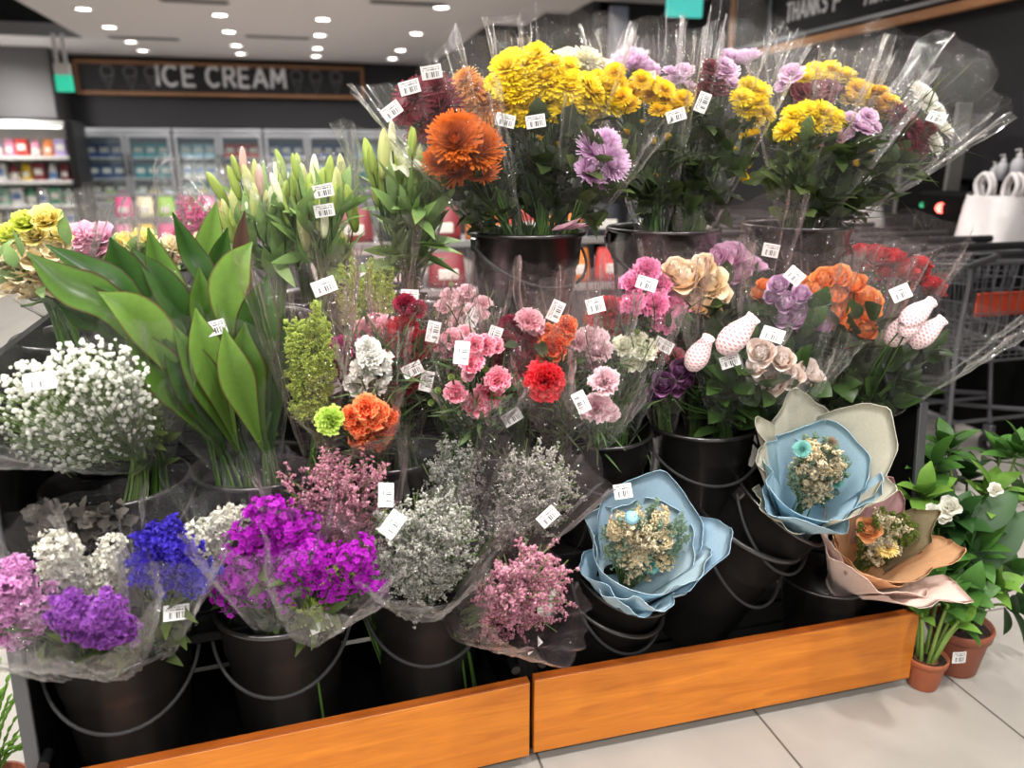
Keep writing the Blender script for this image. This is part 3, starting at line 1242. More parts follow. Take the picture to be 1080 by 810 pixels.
sbox('floor', -8, 6, -5, 15, -.1, 0, floor_mat())
sbox('ceiling', -2.57, 4.4, -5, 14, 2.9, 2.98, M_CEIL)
sbox('ceiling_strip', -8, -2.57, 11.95, 14, 2.9, 3.05, M_CEIL)
sbox('ceiling_recess', -8, -2.5, -5, 11.93, 3.5, 3.56, plain('void_black', '#161618', .9))
sbox('trim_1', -8, -2.57, 11.9, 11.95, 2.9, 3.06, M_CEILGREY)
sbox('wall_back', -8, 2.4, 13.8, 13.95, 0, 2.9, M_BLACKWALL)
sbox('wall_left', -7.6, -7.5, -5, 14, 0, 3.5, M_BLACKWALL)
sbox('wall_bulkhead', -7.5, -3.3, 13.0, 13.8, 1.95, 2.9, plain('bulkhead_dark', '#454345', .6))
sbox('wall_recess', -8, -2.5, 11.93, 11.99, 3.05, 3.56, plain('void_black', '#161618', .9))
# stepped charcoal wall on the right, one continuous run
mb = MB()
run = [(4.0, -5), (4.0, 7.9), (2.95, 7.9), (2.95, 8.65), (2.69, 8.65), (2.69, 9.5), (2.27, 9.5), (2.27, 13.9)]
for (x0, y0), (x1, y1) in zip(run[:-1], run[1:]):
    if x0 == x1:
        box(mb, (x0 + .08, (y0 + y1) / 2, 1.45), (.16, abs(y1 - y0) + .0, 2.9))
    else:
        box(mb, ((x0 + x1) / 2 + .08, y0 + .08, 1.45), (abs(x1 - x0), .16, 2.9))
struct(mb.obj('wall_right', M_BLACKWALL, None, False))

# ------------------------------------------------------------------ lamps
LIGHTS = []


def downlight(x, y, label, r=.095):
    t = thing('ceiling_downlight', label, 'light', (x, y, 2.9), group='round ceiling downlights')
    mb = MB()
    lathe(mb, [(r * .82, -.004), (r * .86, -.016), (r * 1.12, -.012), (r * 1.15, -.001)], 24)
    mb.obj('trim_ring', M_WHITE, t)
    mb = MB()
    lathe(mb, [(.0005, -.011), (r * .5, -.0105), (r * .84, -.006)], 24)
    mb.obj('lamp_lens', M_LAMP, t)
    return t


def area(x, y, z, P, size=.16, rot=(0, 0, 0), col=(1, .965, .92), spread=150):
    l = bpy.data.lights.new('downlight_or_fill', 'AREA')
    l.shape = 'DISK'
    l.size = size
    l.energy = P
    l.color = col
    l.spread = D(spread)
    o = bpy.data.objects.new('downlight_or_fill', l)
    o.location = (x, y, z)
    o.rotation_euler = rot
    COL.objects.link(o)
    return o


ROWS = {'first': -2.04, 'second': -.70, 'third': .39, 'fourth': 1.55}
rowname = {-2.04: 'left row', -.70: 'second row from the left', .39: 'third row from the left', 1.55: 'right row'}
ordn = ['nearest', 'second', 'third', 'last before the back wall']
for X in ROWS.values():
    ys = [8.05, 9.5, 10.75, 12.0, 13.0] if X == 1.55 else [9.65, 10.85, 12.1, 13.0]
    if X == 1.55:
        ys = [7.2, 8.6, 10.4, 12.0, 13.0]
    for i, Y in enumerate(ys):
        on = (['nearest', 'second', 'third', 'fourth', 'last'] if len(ys) == 5 else ['nearest', 'second', 'third', 'last'])[i]
        downlight(X, Y, 'white round downlight, %s of the %s on the pale ceiling' % (on, rowname[X]))
for X in ROWS.values():
    for Y in (-3.0, -1.2, .45, 2.6, 4.4, 6.4, 8.4, 10.4, 12.4):
        near = -2 < Y < 3.2
        area(X, Y, 2.87, 30 if near else 20)
for Y in (1.0, 3.5, 6.0):
    area(3.0, Y, 2.87, 11)
x, y, z = W(34, 50, z=2.9)
downlight(-3.9, 12.5, 'white round downlight above the left grocery shelves, on the bright ceiling strip')
area(-3.9, 12.3, 2.86, 14)
area(-5.2, 12.3, 2.86, 14)
for i, (px, py, w) in enumerate(((293, 39, .75), (152, 40, .8), (430, 3, .7), (205, 1, .6))):
    p = W(px, py, z=2.9)
    mb = MB()
    for k in range(5):
        box(mb, (0, -.06 + .03 * k, -.008), (w, .016, .014), None, .002)
    box(mb, (0, 0, -.002), (w + .06, .19, .004))
    o = mb.obj('ceiling_vent', plain('vent_grey', '#8a8688', .6), None, False)
    o.location = (p[0], p[1], 2.899)
    tag(o, ('slim grey slotted vent between the downlights left of the sign centre', 'slim grey vent slot above the left end of the sign', 'grey slotted vent near the top edge, above the burgundy flowers',
            'grey slotted vent at the top of the ceiling over the ICE CREAM lettering')[i], 'vent')


# ------------------------------------------------------------------ signs
def text_obj(name, body, size, mat, parent, loc, rot, align='CENTER', bold=.0, shear=0, ext=.004):
    c = bpy.data.curves.new(name, 'FONT')
    c.body = body
    c.size = size
    c.align_x = align
    c.align_y = 'CENTER'
    c.extrude = ext
    c.offset = bold
    c.shear = shear
    c.space_character = 1.12
    c.materials.append(mat)
    tmp = bpy.data.objects.new(name + '_curve', c)
    COL.objects.link(tmp)
    me = bpy.data.meshes.new_from_object(tmp.evaluated_get(bpy.context.evaluated_depsgraph_get()))
    bpy.data.objects.remove(tmp)
    bpy.data.curves.remove(c)
    if not me.materials:
        me.materials.append(mat)
    o = bpy.data.objects.new(name, me)
    COL.objects.link(o)
    o.parent = parent
    o.location = loc
    o.rotation_euler = rot
    return o


ARC = lambda cx, cy, rx, ry, a0, a1, n=12: [(cx + rx * math.cos(D(a)), cy + ry * math.sin(D(a))) for a in np.linspace(a0, a1, n)]
GLYPH = {  # strokes in a 1-high cell, with the letter's width
    'I': (.0, [[(0, 0), (0, 1)]]),
    'C': (.78, [ARC(.42, .5, .42, .5, 48, 312, 16)]),
    'E': (.58, [[(.58, 1), (0, 1), (0, 0), (.58, 0)], [(0, .5), (.5, .5)]]),
    'R': (.64, [[(0, 0), (0, 1), (.34, 1)] + ARC(.34, .74, .26, .26, 90, -90, 9) + [(0, .48)], [(.3, .48), (.64, 0)]]),
    'A': (.84, [[(0, 0), (.42, 1), (.84, 0)], [(.16, .32), (.68, .32)]]),
    'M': (.86, [[(0, 0), (.05, 1), (.43, .3), (.81, 1), (.86, 0)]]),
    'T': (.68, [[(0, 1), (.68, 1)], [(.34, 1), (.34, 0)]]),
    'H': (.64, [[(0, 0), (0, 1)], [(.64, 0), (.64, 1)], [(0, .5), (.64, .5)]]),
    'N': (.66, [[(0, 0), (0, 1), (.66, 0), (.66, 1)]]),
    'K': (.64, [[(0, 0), (0, 1)], [(.62, 1), (0, .45)], [(.2, .6), (.64, 0)]]),
    'S': (.56, [ARC(.28, .74, .26, .26, 40, 270, 10) + ARC(.28, .25, .28, .25, 90, -140, 10)[1:]]),
    'F': (.56, [[(.56, 1), (0, 1), (0, 0)], [(0, .5), (.46, .5)]]),
}


def stroke_word(word, x0, x1, zc, h, w, mat, parent, axis='x', y=0.0, gap=.34):
    """rounded bold capitals laid between x0 and x1 on the board"""
    adv = []
    x = 0
    for ch in word:
        adv.append(x)
        x += GLYPH[ch][0] + gap
    tot = x - gap
    mb = MB()
    for ch, a in zip(word, adv):
        for st in GLYPH[ch][1]:
            P = []
            for (gx, gz) in st:
                X = x0 + (x1 - x0) * (a + gx) / tot
                Z = zc + (gz - .5) * h
                P.append((X, y, Z) if axis == 'x' else (y, X, Z))
            for p, q in zip(P[:-1], P[1:]):
                p, q = np.array(p), np.array(q)
                d = unit(q - p)
                tube(mb, [p - d * w * .28, p, q, q + d * w * .28], [w * .36, w * .5, w * .5, w * .36], 8)
    # flatten against the board
    k = 1 if axis == 'x' else 0
    for v in mb.v:
        v[:, k] = y + (v[:, k] - y) * .18
    return mb.obj('lettering', mat, parent)


def frame(mb, x0, x1, z0, z1, w, y0, y1):
    box(mb, ((x0 + x1) / 2, (y0 + y1) / 2, z1 - w / 2), (x1 - x0, y1 - y0, w), None, .008)
    box(mb, ((x0 + x1) / 2, (y0 + y1) / 2, z0 + w / 2), (x1 - x0, y1 - y0, w), None, .008)
    box(mb, (x0 + w / 2, (y0 + y1) / 2, (z0 + z1) / 2), (w, y1 - y0, z1 - z0 - 2 * w), None, .008)
    box(mb, (x1 - w / 2, (y0 + y1) / 2, (z0 + z1) / 2), (w, y1 - y0, z1 - z0 - 2 * w), None, .008)


a, b = W(76, 62, y=13.7), W(385, 105, y=13.7)
x0, x1, z1, z0 = a[0], b[0], a[2] + .0, b[2] - .0
cx, cz = (x0 + x1) / 2, (z0 + z1) / 2
t = thing('ice_cream_sign', 'long chalkboard sign with pale lettering in a brown frame, on the far wall', 'sign', (cx, 13.7, cz))
hw, hh = (x1 - x0) / 2, (z1 - z0) / 2
mb = MB()
box(mb, (0, .04, 0), (2 * hw - .02, .06, 2 * hh - .02))
mb.obj('sign_board', M_SIGNBLACK, t, False)
mb = MB()
frame(mb, -hw, hw, -hh, hh, .055, -.03, .05)
mb.obj('sign_frame', M_WOODSIGN, t, False)
zl = W(233, 81, y=13.7)[2] - cz
hl = (W(233, 71, y=13.7)[2] - W(233, 91, y=13.7)[2])
for word, pa, pb in (('ICE', 166, 204), ('CREAM', 218, 300)):
    stroke_word(word, W(pa, 80, y=13.7)[0] - cx, W(pb, 80, y=13.7)[0] - cx, zl, hl, .052, M_CHALK, t, 'x', .004)
# chalk cones drawn at both ends
for sx, nm in ((-1, 'chalk_drawing'), (1, 'chalk_drawing')):
    for k, off in enumerate((0, .32, .62)):
        mb = MB()
        ox = sx * (hw - .45 - off)
        tube(mb, [(ox - .08, .006, .02), (ox, .006, -.17), (ox + .08, .006, .02)], .008, 5)
        ar = np.linspace(0, 2 * PI, 14)
        tube(mb, np.stack([ox + .09 * np.cos(ar), np.full(14, .006), .09 + .08 * np.sin(ar)], 1), .012, 5)
        tube(mb, [(ox - .06, .006, -.02), (ox + .04, .006, -.07)], .006, 4)
        mb.obj(nm, M_CHALKDIM, t, label='faint chalk ice cream cone')

# right-hand sign along the charcoal wall
zb, zt = 2.25, 2.88
t = thing('thank_you_sign', 'chalkboard sign with pale lettering and light wood frame on the right wall', 'sign', (3.99, 5.0, 2.5))
ye = 6.93
mb = MB()
box(mb, (-.02, (ye - 5 - 4.0) / 2, (zb + zt) / 2 - 2.5), (.03, ye - 5 + 4.0 - .05, zt - zb))
mb.obj('sign_board', M_SIGNBLACK, t, False)
mb = MB()
for (yc, zc, ly, lz) in (((ye - 9) / 2, zb + .03 - 2.5, ye - 1, .06), ((ye - 9) / 2, zt - .03 - 2.5, ye - 1, .06), (ye - 5 - .03, (zb + zt) / 2 - 2.5, .06, zt - zb)):
    box(mb, (-.045, yc, zc), (.05, ly, lz), None, .008)
mb.obj('sign_frame', wood_mat('pale_sign_wood', '#b07a52', '#cf9a70', 1, .5, (12, 2, 12)), t, False)
mb = MB()
box(mb, (-.05, (ye - 9) / 2, zb + .095 - 2.5), (.02, ye - 1, .028), None, .004)
yl = W(813, 20, x=3.95)[1]
box(mb, (-.05, yl - 5, (zb + zt) / 2 - 2.5), (.02, .02, zt - zb - .1), None, .004)
mb.obj('metal_rail', M_SILVER, t, False)
for word, pa, pb in (('THANKS', (830, 12), (872, 3)), ('F', (880, 1), (887, -1))):
    p0, p1 = W(*pa, x=3.95), W(*pb, x=3.95)
    stroke_word(word, p0[1] - 5, p1[1] - 5, (p0[2] + p1[2]) / 2 - 2.5, .13, .026, M_CHALK, t, 'y', -.04)
p0 = W(910, 9, x=3.95)
th = text_obj('script_lettering', 'Have a g', .15, M_CHALK, t, (-.04, p0[1] - 5, p0[2] - 2.5 + .065), (PI / 2, 0, -PI / 2), 'LEFT', .002, .25)
bpy.context.view_layer.update()
th.scale[0] = (p0[1] - W(962, -6, x=3.95)[1]) / max(th.dimensions[0], .1)


def running_man(mb, s, y):
    """pictogram of a person stepping through a door"""
    ar = np.linspace(0, 2 * PI, 10)
    tube(mb, np.stack([.16 * s + .045 * s * np.cos(ar), np.full(10, y), .3 * s + .045 * s * np.sin(ar)], 1), .03 * s, 4)
    for pts in ([(.12, .22), (.02, -.02)], [(.02, -.02), (.14, -.14), (.04, -.32)], [(.02, -.02), (-.1, -.14), (-.26, -.16)], [(.12, .2), (-.08, .18), (-.16, .06)], [(.12, .2), (.24, .1)]):
        tube(mb, [(a * s, y, b * s) for a, b in pts], .035 * s, 5)


p = W(722, 5, x=3.4)
t = thing('exit_sign', 'glowing teal exit sign hanging left of the right-hand chalkboard sign', 'sign', (p[0], p[1], 2.9))
mb = MB()
box(mb, (0, 0, p[2] - 2.9), (.34, .05, .2), None, .008)
mb.obj('sign_case', M_EXITTEAL, t, False)
mb = MB()
running_man(mb, .2, -.027)
mb.obj('pictogram', M_WHITE, t)
mb = MB()
for sx in (-.12, .12):
    tube(mb, [(sx, 0, 0), (sx, 0, p[2] - 2.9 + .1)], .006, 6)
mb.obj('hanger', M_SILVER, t)
p = W(68, 88, y=11.6)
t = thing('exit_sign', 'small green exit sign on white hanger by left end of far wall sign', 'sign', (p[0], p[1], 2.9))
mb = MB()
box(mb, (0, 0, p[2] - 2.9), (.2, .06, .2), None, .01)
mb.obj('sign_case', M_EXIT, t, False)
mb = MB()
box(mb, (0, 0, p[2] - 2.9 + .17), (.19, .07, .14), None, .01)
box(mb, (-.05, 0, (p[2] - 2.9 + .24) / 2), (.05, .03, -(p[2] - 2.9 + .24)), None, .005)
box(mb, (.05, 0, (p[2] - 2.9 + .24) / 2), (.05, .03, -(p[2] - 2.9 + .24)), None, .005)
mb.obj('hanger', M_WHITE, t, False)
p = W(654, 12, y=7.84)
mb = MB()
box(mb, (0, 0, 0), (.2, .05, .95), None, .01)
box(mb, (0, -.03, .0), (.15, .012, .85), None, .004)
o = mb.obj('wall_panel_light', plain('pale_blue_panel', '#9aa0b4', .5), None, False)
o.location = (p[0], 7.87, 2.38)
tag(o, 'pale blue upright panel on the charcoal wall above the yellow and mauve flowers', 'panel')


# ------------------------------------------------------------------ goods on shelves
def pack_box(mb, w, d, h):
    box(mb, (0, 0, h / 2), (w, d, h), None, .006)


def pack_pouch(mb, w, d, h):
    prof = [(.02, 0), (.5, .02), (.5, .2), (.46, .6), (.42, .92), (.40, 1)]
    rows = []
    a = np.linspace(0, 2 * PI, 16, endpoint=False)
    for i, (r, z) in enumerate(prof):
        dd = d * (1 if z < .5 else max(.06, 1.9 * (1 - z)))
        rows.append(np.stack([w * r * np.cos(a) / .5 * .5, dd * .5 * np.sin(a) * (r / .5), np.full(16, h * z)], 1))
    mb.add(np.concatenate(rows), gridf(16, len(prof), True))


def pack_bottle(mb, w, d, h):
    r = w * .42
    lathe(mb, [(.001, 0), (r, .0), (r, h * .62), (r * .8, h * .72), (r * .35, h * .82), (r * .35, h * .9), (r * .45, h * .9), (r * .45, h), (.001, h)], 16)


PACKCACHE = {}
PACKCOL = {'navy blue': '#2c4a86', 'teal': '#2f8f9d', 'pale blue': '#9fc3d8', 'dark': '#24272e', 'red': '#b8342f', 'yellow': '#d9b52e', 'white': '#dcdcda', 'lime green': '#8fbf3a', 'pink': '#d98aa8', 'hot pink': '#cf3f80',
           'orange': '#d97a2e', 'lilac': '#b3a0cf', 'green': '#3f8f6a', 'cream': '#e2d8b8', 'maroon': '#7d2f36', 'mint': '#a9d3bd'}
FORM = {'box': (pack_box, 'product_carton', 'carton'), 'pouch': (pack_pouch, 'product_pouch', 'pouch'), 'bottle': (pack_bottle, 'product_bottle', 'bottle')}


def pack(form, colr, w, d, h, loc, label, group):
    key = (form, colr, round(w, 3), round(h, 3))
    fn, nm, cat = FORM[form]
    if key not in PACKCACHE:
        mb = MB()
        fn(mb, w, d, h)
        me = mb.mesh(nm, plain('pack_' + colr.replace(' ', '_'), PACKCOL[colr], .4), form != 'box')
        mb2 = MB()
        if form == 'box':
            box(mb2, (0, -d / 2 - .001, h * .55), (w * .7, .003, h * .35))
        elif form == 'pouch':
            box(mb2, (0, -d * .44, h * .40), (w * .5, d * .1, h * .28), None, .004)
        else:
            lathe(mb2, [(w * .425, h * .15), (w * .43, h * .16), (w * .43, h * .5), (w * .425, h * .51)], 16)
        me2 = mb2.mesh('front_label', plain('pack_label_pale', '#e6e2da', .5) if colr != 'white' else plain('pack_label_blue', '#6f8fc0', .5), False)
        PACKCACHE[key] = (me, me2)
    me, me2 = PACKCACHE[key]
    o = bpy.data.objects.new(nm, me)
    COL.objects.link(o)
    o.location = loc
    tag(o, label, cat, group)
    l = bpy.data.objects.new('front_label', me2)
    COL.objects.link(l)
    l.parent = o
    return o


# upright freezers along the far wall, two glass doors each, an open chest below
YF = 13.0
fx0 = W(78, 140, y=YF)[0]
UW = 1.31
doorcols = [['navy blue', 'navy blue', 'dark'], ['teal', 'teal', 'dark'], ['pale blue', 'white', 'teal'], ['red', 'yellow', 'white'], ['navy blue', 'white', 'pale blue'], ['navy blue', 'pale blue', 'white'],
            ['pale blue', 'teal', 'white'], ['white', 'pale blue', 'red']]
chestcols = ['navy blue', 'lime green', 'hot pink', 'white', 'yellow', 'pale blue', 'red', 'cream']
posn = ['at the left end', 'second from the left', 'third from the left', 'at the right end']
M_FRZ = plain('freezer_silver', '#8f9196', .4, .4)
M_FRZIN = plain('freezer_lining_glow', '#6f7880', .5, emit=.15)  # faint glow put into the lining stands in for inner cabinet light
for u in range(4):
    X = fx0 + UW * u + UW / 2
    t = thing('glass_door_freezer', 'silver two-door freezer over a chest below the far sign, %s' % posn[u], 'freezer', (X, YF, 0))
    mb = MB()
    box(mb, (0, .36, .38), (UW - .02, .7, .76), None, .02)
    mb.obj('chest', M_FRZ, t, False)
    mb = MB()
    box(mb, (0, .68, 1.31), (UW - .02, .05, .98))
    for sx in (-1, 1):
        box(mb, (sx * (UW / 2 - .025), .36, 1.31), (.03, .6, .98))
    box(mb, (0, .36, 1.79), (UW - .02, .66, .07), None, .015)
    box(mb, (0, .36, .82), (UW - .02, .6, .04))
    mb.obj('cabinet', M_FRZ, t, False)
    mb = MB()
    box(mb, (0, .645, 1.3), (UW - .1, .01, .9))
    mb.obj('lining', M_FRZIN, t, False)
    for k in range(2):
        mb = MB()
        box(mb, (0, .34, 1.10 + .3 * k), (UW - .08, .5, .015))
        mb.obj('shelf', M_WHITE, t, False)
    for dd in range(2):
        xc = (dd - .5) * (UW / 2 - .012)
        mb = MB()
        frame(mb, xc - UW / 4 + .01, xc + UW / 4 - .01, .84, 1.75, .055, .02, .055)
        dr = mb.obj('door', M_SILVER, t, False)
        mb = MB()
        box(mb, (xc, .038, 1.295), (UW / 2 - .12, .008, .81))
        mb.obj('glass_pane', M_GLASS, dr, False)
        mb = MB()
        hx = xc + (UW / 4 - .045) * (1 if dd == 0 else -1)
        tube(mb, [(hx, .01, 1.15), (hx, -.03, 1.17), (hx, -.03, 1.43), (hx, .01, 1.45)], .012, 6)
        mb.obj('handle', M_BLACKMET, dr)
        cols = doorcols[u * 2 + dd]
        for r in range(3):
            z = (.841, 1.109, 1.409)[r]
            for k in range(3):
                c = cols[2 - r]
                pack('box', c, .16, .22, .2, (X + xc + (k - 1) * .175, YF + .26, z), '%s frozen carton, %s row inside freezer door %s' % (c, ('bottom', 'middle', 'top')[r], ['first', 'second', 'third', 'fourth', 'fifth', 'sixth', 'seventh', 'last'][u * 2 + dd] + ' from the left'),
                     'frozen cartons behind the freezer doors')
    for k in range(6):
        c = chestcols[(u * 3 + k) % 8]
        pack('pouch', c, .19, .12, .17, (X + (k - 2.5) * .205, YF + .0 + .12, .7605), '%s frozen pouch on the chest of the freezer %s' % (c, posn[u]), 'frozen pouches on the chests')

# tall lit grocery shelves, left
YG = 12.2
gx1 = W(70, 135, y=YG)[0]
gx0 = gx1 - 1.5
t = thing('grocery_shelf', 'white lit grocery shelf with black end panel, left of the freezers', 'shelf', ((gx0 + gx1) / 2, YG, 0))
hw = (gx1 - gx0) / 2
M_SHW = plain('shelf_white', '#e6e6e2', .5)
mb = MB()
box(mb, (0, .5, .92), (2 * hw, .04, 1.84))
mb.obj('back_panel', M_SHW, t, False)
mb = MB()
box(mb, (hw + .06, .2, .94), (.1, .68, 1.88), None, .01)
mb.obj('end_panel', plain('end_black', '#131315', .5), t, False)
mb = MB()
box(mb, (0, .2, 1.84), (2 * hw, .62, .07), None, .01)
mb.obj('canopy', M_SHW, t, False)
mb = MB()
box(mb, (0, -.05, 1.80), (2 * hw - .1, .05, .012), None, .004)
mb.obj('strip_lamp', plain('strip_glow', '#fdfdf4', .5, emit=6), t, False)
shz = [.16, .47, .78, 1.1, 1.42]
gcols = [['cream', 'white', 'mint'], ['white', 'lime green', 'cream', 'white'], ['green', 'white', 'green', 'mint', 'white'], ['maroon', 'yellow', 'maroon', 'white'], ['pink', 'orange', 'lilac', 'lilac', 'pink', 'red']]
for r, z in enumerate(shz):
    mb = MB()
    box(mb, (0, .22, z - .02), (2 * hw, .52, .025))
    s_ = mb.obj('shelf_board', M_SHW, t, False)
    mb = MB()
    box(mb, (0, -.05, z - .015), (2 * hw, .012, .05), None, .003)
    mb.obj('price_strip', M_WHITE, s_, False)
    for k in range(9):
        c = gcols[r][k % len(gcols[r])]
        pack(('box', 'bottle', 'pouch')[(k + r) % 3], c, .145, .14, .235, (gx0 + .12 + k * .158, YG + .08, z - .0072), '%s pack on the %s board of the left grocery shelf' % (c, ['bottom', 'second', 'third', 'fourth', 'top'][r]), 'groceries on the left shelf')
area(gx0 + .8, YG - .25, 2.2, 26, .3, (D(40), 0, 0))  # unseen fill lamp added to brighten the left grocery shelf


def low_island(X, Y, wd, top, label, cols, gname, where, rows=2, n=9):
    t = thing('snack_island', label, 'shelf', (X, Y, 0))
    mb = MB()
    box(mb, (0, 0, (top - .26) / 2), (wd, .6, top - .26), None, .01)
    mb.obj('base', plain('island_grey', '#4a4a4c', .5), t, False)
    for k, z in enumerate((top - .25, top)[:rows]):
        mb = MB()
        box(mb, (0, .1 * k, z - .01), (wd, .66 - .2 * k, .02))
        s_ = mb.obj('shelf_board', plain('shelf_grey', '#55555a', .5), t, False)
        mb = MB()
        box(mb, (0, -.335 + .2 * k, z - .01), (wd, .012, .04), None, .003)
        mb.obj('price_strip', plain('strip_grey', '#8b8a88', .5), s_, False)
        if k == 1:
            for sx in (-1, 1):
                mb = MB()
                box(mb, (sx * (wd / 2 - .02), .1, z - .13), (.03, .4, .22))
                mb.obj('upright', M_SHW, t, False)
        for i in range(n):
            c = cols[(i + 2 * k) % len(cols)]
            w = wd / n * .9
            pack('pouch', c, w, .13, .2, (X + (i - (n - 1) / 2) * wd / n, Y - .2 + .14 * k, z + .0005), '%s pouch on the %s board of the snack island %s' % (c, ('lower', 'upper')[k], where), gname)


low_island(1.3, 4.6, 2.3, .93, 'low snack island right behind the flower display, seen between the tall buckets', ['dark', 'dark', 'maroon', 'dark', 'maroon', 'orange', 'red', 'orange', 'dark'], 'pouches on the snack island behind the display', 'behind the flower display')
low_island(-.9, 8.4, 1.7, .84, 'low snack island in front of the freezers, seen over the pink flowers', ['pink', 'yellow', 'hot pink', 'cream', 'lime green', 'maroon'], 'pouches on the snack island near the freezers', 'by the freezers')


# ------------------------------------------------------------------ flower rack
def rack(label, x0, x1, loc, rz, topz, topy0, open_low, split_label):
    t = thing('flower_rack', label, 'rack', loc, (0, 0, rz))
    poly = [(0, .04), (.075, .79), (.19, .80), (topy0, topz), (.66, topz), (.66, .04)] if open_low else [(0, .04), (.075, .79), (.12, 1.0), (.20, 1.03), (.97, 1.03), (.97, .04)]
    full = poly
    for x in (x0 + .009, x1 - .009):
        seam = abs(x) < .02
        poly = [(0, .04), (.03, .40), (.66, .40), (.66, .04)] if seam else full
        mb = MB()
        n = len(poly)
        v = [(x - .009, a, b) for a, b in poly] + [(x + .009, a, b) for a, b in poly]
        mb.add(v, [tuple(range(n - 1, -1, -1))])
        mb.add(np.array(v), [tuple(range(n, 2 * n))])
        mb.add(np.array(v), [(i, (i + 1) % n, n + (i + 1) % n, n + i) for i in range(n)])
        sp = mb.obj('side_panel', M_BLACK, t, False)
        mb = MB()
        for (a0, b0), (a1, b1) in zip(poly[:2 if seam else 4], poly[1:2 if seam else 4]):
            d = np.array([0, a1 - a0, b1 - b0])
            R = basis(d, (1, 0, 0))
            box(mb, (x, (a0 + a1) / 2 - .003, (b0 + b1) / 2), (.012, .026, np.linalg.norm(d) + .01), R, .002)
        mb.obj('edge_trim', M_BLACK if seam else M_GREYEDGE, sp, False)
    w = x1 - x0
    for nm, z, ya, yb in (('shelf', .10, .02, .42 if open_low else .46), ('shelf', .435, .09, .45), ('shelf', topz - .02, topy0 - .02, .65 if open_low else .94)):
        mb = MB()
        k = max(3, int((yb - ya) / .085)) if open_low or z > .2 else 1
        for i in range(k):
            yy = ya + (yb - ya) * (i + .5) / k
            box(mb, ((x0 + x1) / 2, yy, z - .012), (w - .04, (yb - ya) / k - .008, .022), None, .003)
        mb.obj(nm, M_BLACK, t, False)
    mb = MB()
    zlo = .40 if open_low else .06
    zhi = topz if open_low else 1.03
    box(mb, ((x0 + x1) / 2, .655 if open_low else .955, (zlo + zhi) / 2 - .02), (w - .04, .012, zhi - zlo - .04))
    mb.obj('back_panel', M_BLACK, t, False)
    mb = MB()
    box(mb, ((x0 + x1) / 2, .47, .275), (w - .04, .012, .34))
    if not open_low:
        mb.obj('inner_panel', M_BLACK, t, False)
    mb = MB()
    box(mb, ((x0 + x1) / 2, -.012, .135), (w - .006, .022, .205), None, .002)
    fb = mb.obj('front_board', M_BOARD, t, False, label='orange-brown wooden front board')
    mb = MB()
    box(mb, ((x0 + x1) / 2, -.012, .2385), (w - .008, .021, .004))
    mb.obj('board_edge', M_BOARDEDGE, fb, False)
    for x in (x0 + .06, x1 - .06):
        for y in (.06, .58):
            mb = MB()
            tube(mb, [(x, y, 0), (x, y, .012)], [.022, .022], 12)
            tube(mb, [(x, y, .01), (x, y, .09)], .012, 8)
            mb.obj('foot', M_RUBBER, t)
    for x in (x0 + .03, x1 - .03):
        for ya, za in ((.05, .44), (.0, .26)):
            mb = MB()
            tube(mb, [(x, ya, za), (x, ya + .04, za)], .011, 10)
            mb.obj('bolt', M_BLACKMET, t)
    return t


rack('black stepped flower rack with wooden front board, the right unit', .0, 1.08, (.44, 1.475, 0), 0, .93, .27, True, '')
rack('black stepped flower rack with wooden front board, the left unit', -1.03, 0, (.433, 1.47, 0), D(2.6), .72, .30, False, '')

M_BOTTOM = None


def bucket(label, rim, r=.148, h=.30, axis=(0, 0, 1), spin=0, handle=True, group='black plastic flower buckets'):
    """rim: centre of the mouth; the bucket hangs below it along its axis"""
    rim = np.asarray(rim, float)
    ax = unit(axis)
    R = basis(ax, (0, 1, 0))
    if R[0, 0] < 0:
        R = R @ np.diag([-1, -1, 1])
    base = rim - ax * h
    t = thing('flower_bucket', label, 'bucket', (0, 0, 0), group=group)
    cs, sn = math.cos(spin), math.sin(spin)
    R = R @ np.array([[cs, -sn, 0], [sn, cs, 0], [0, 0, 1]])
    t.matrix_basis = mat4(R, base)
    k = r / .148
    mb = MB()
    lathe(mb, [(.001, 0), (.108 * k, 0), (.112 * k, .006), (.131 * k, h * .70), (.137 * k, h * .715), (.143 * k, h * .95), (.152 * k, h * .962), (.154 * k, h * .985), (.150 * k, h), (.141 * k, h * .99), (.138 * k, h * .94),
               (.127 * k, h * .7), (.106 * k, .012), (.001, .012)], 56)
    mb.obj('bucket_body', M_BUCKET, t)
    if handle:
        a = np.linspace(0, PI, 26)
        mb = MB()
        zz = h * .90 - np.sin(a) * h * .33
        yy = -(.137 * k + .016) * np.sin(a)
        tube(mb, np.stack([np.cos(a) * (.153 * k + .004), yy, zz], 1), .0042, 6)
        mb.obj('bail_handle', M_RUBBER, t)
        for sx in (-1, 1):
            mb = MB()
            box(mb, (sx * (.146 * k + .003), 0, h * .90), (.016, .03, .034), None, .005)
            mb.obj('handle_lug', M_BUCKET, t, False)
    return t


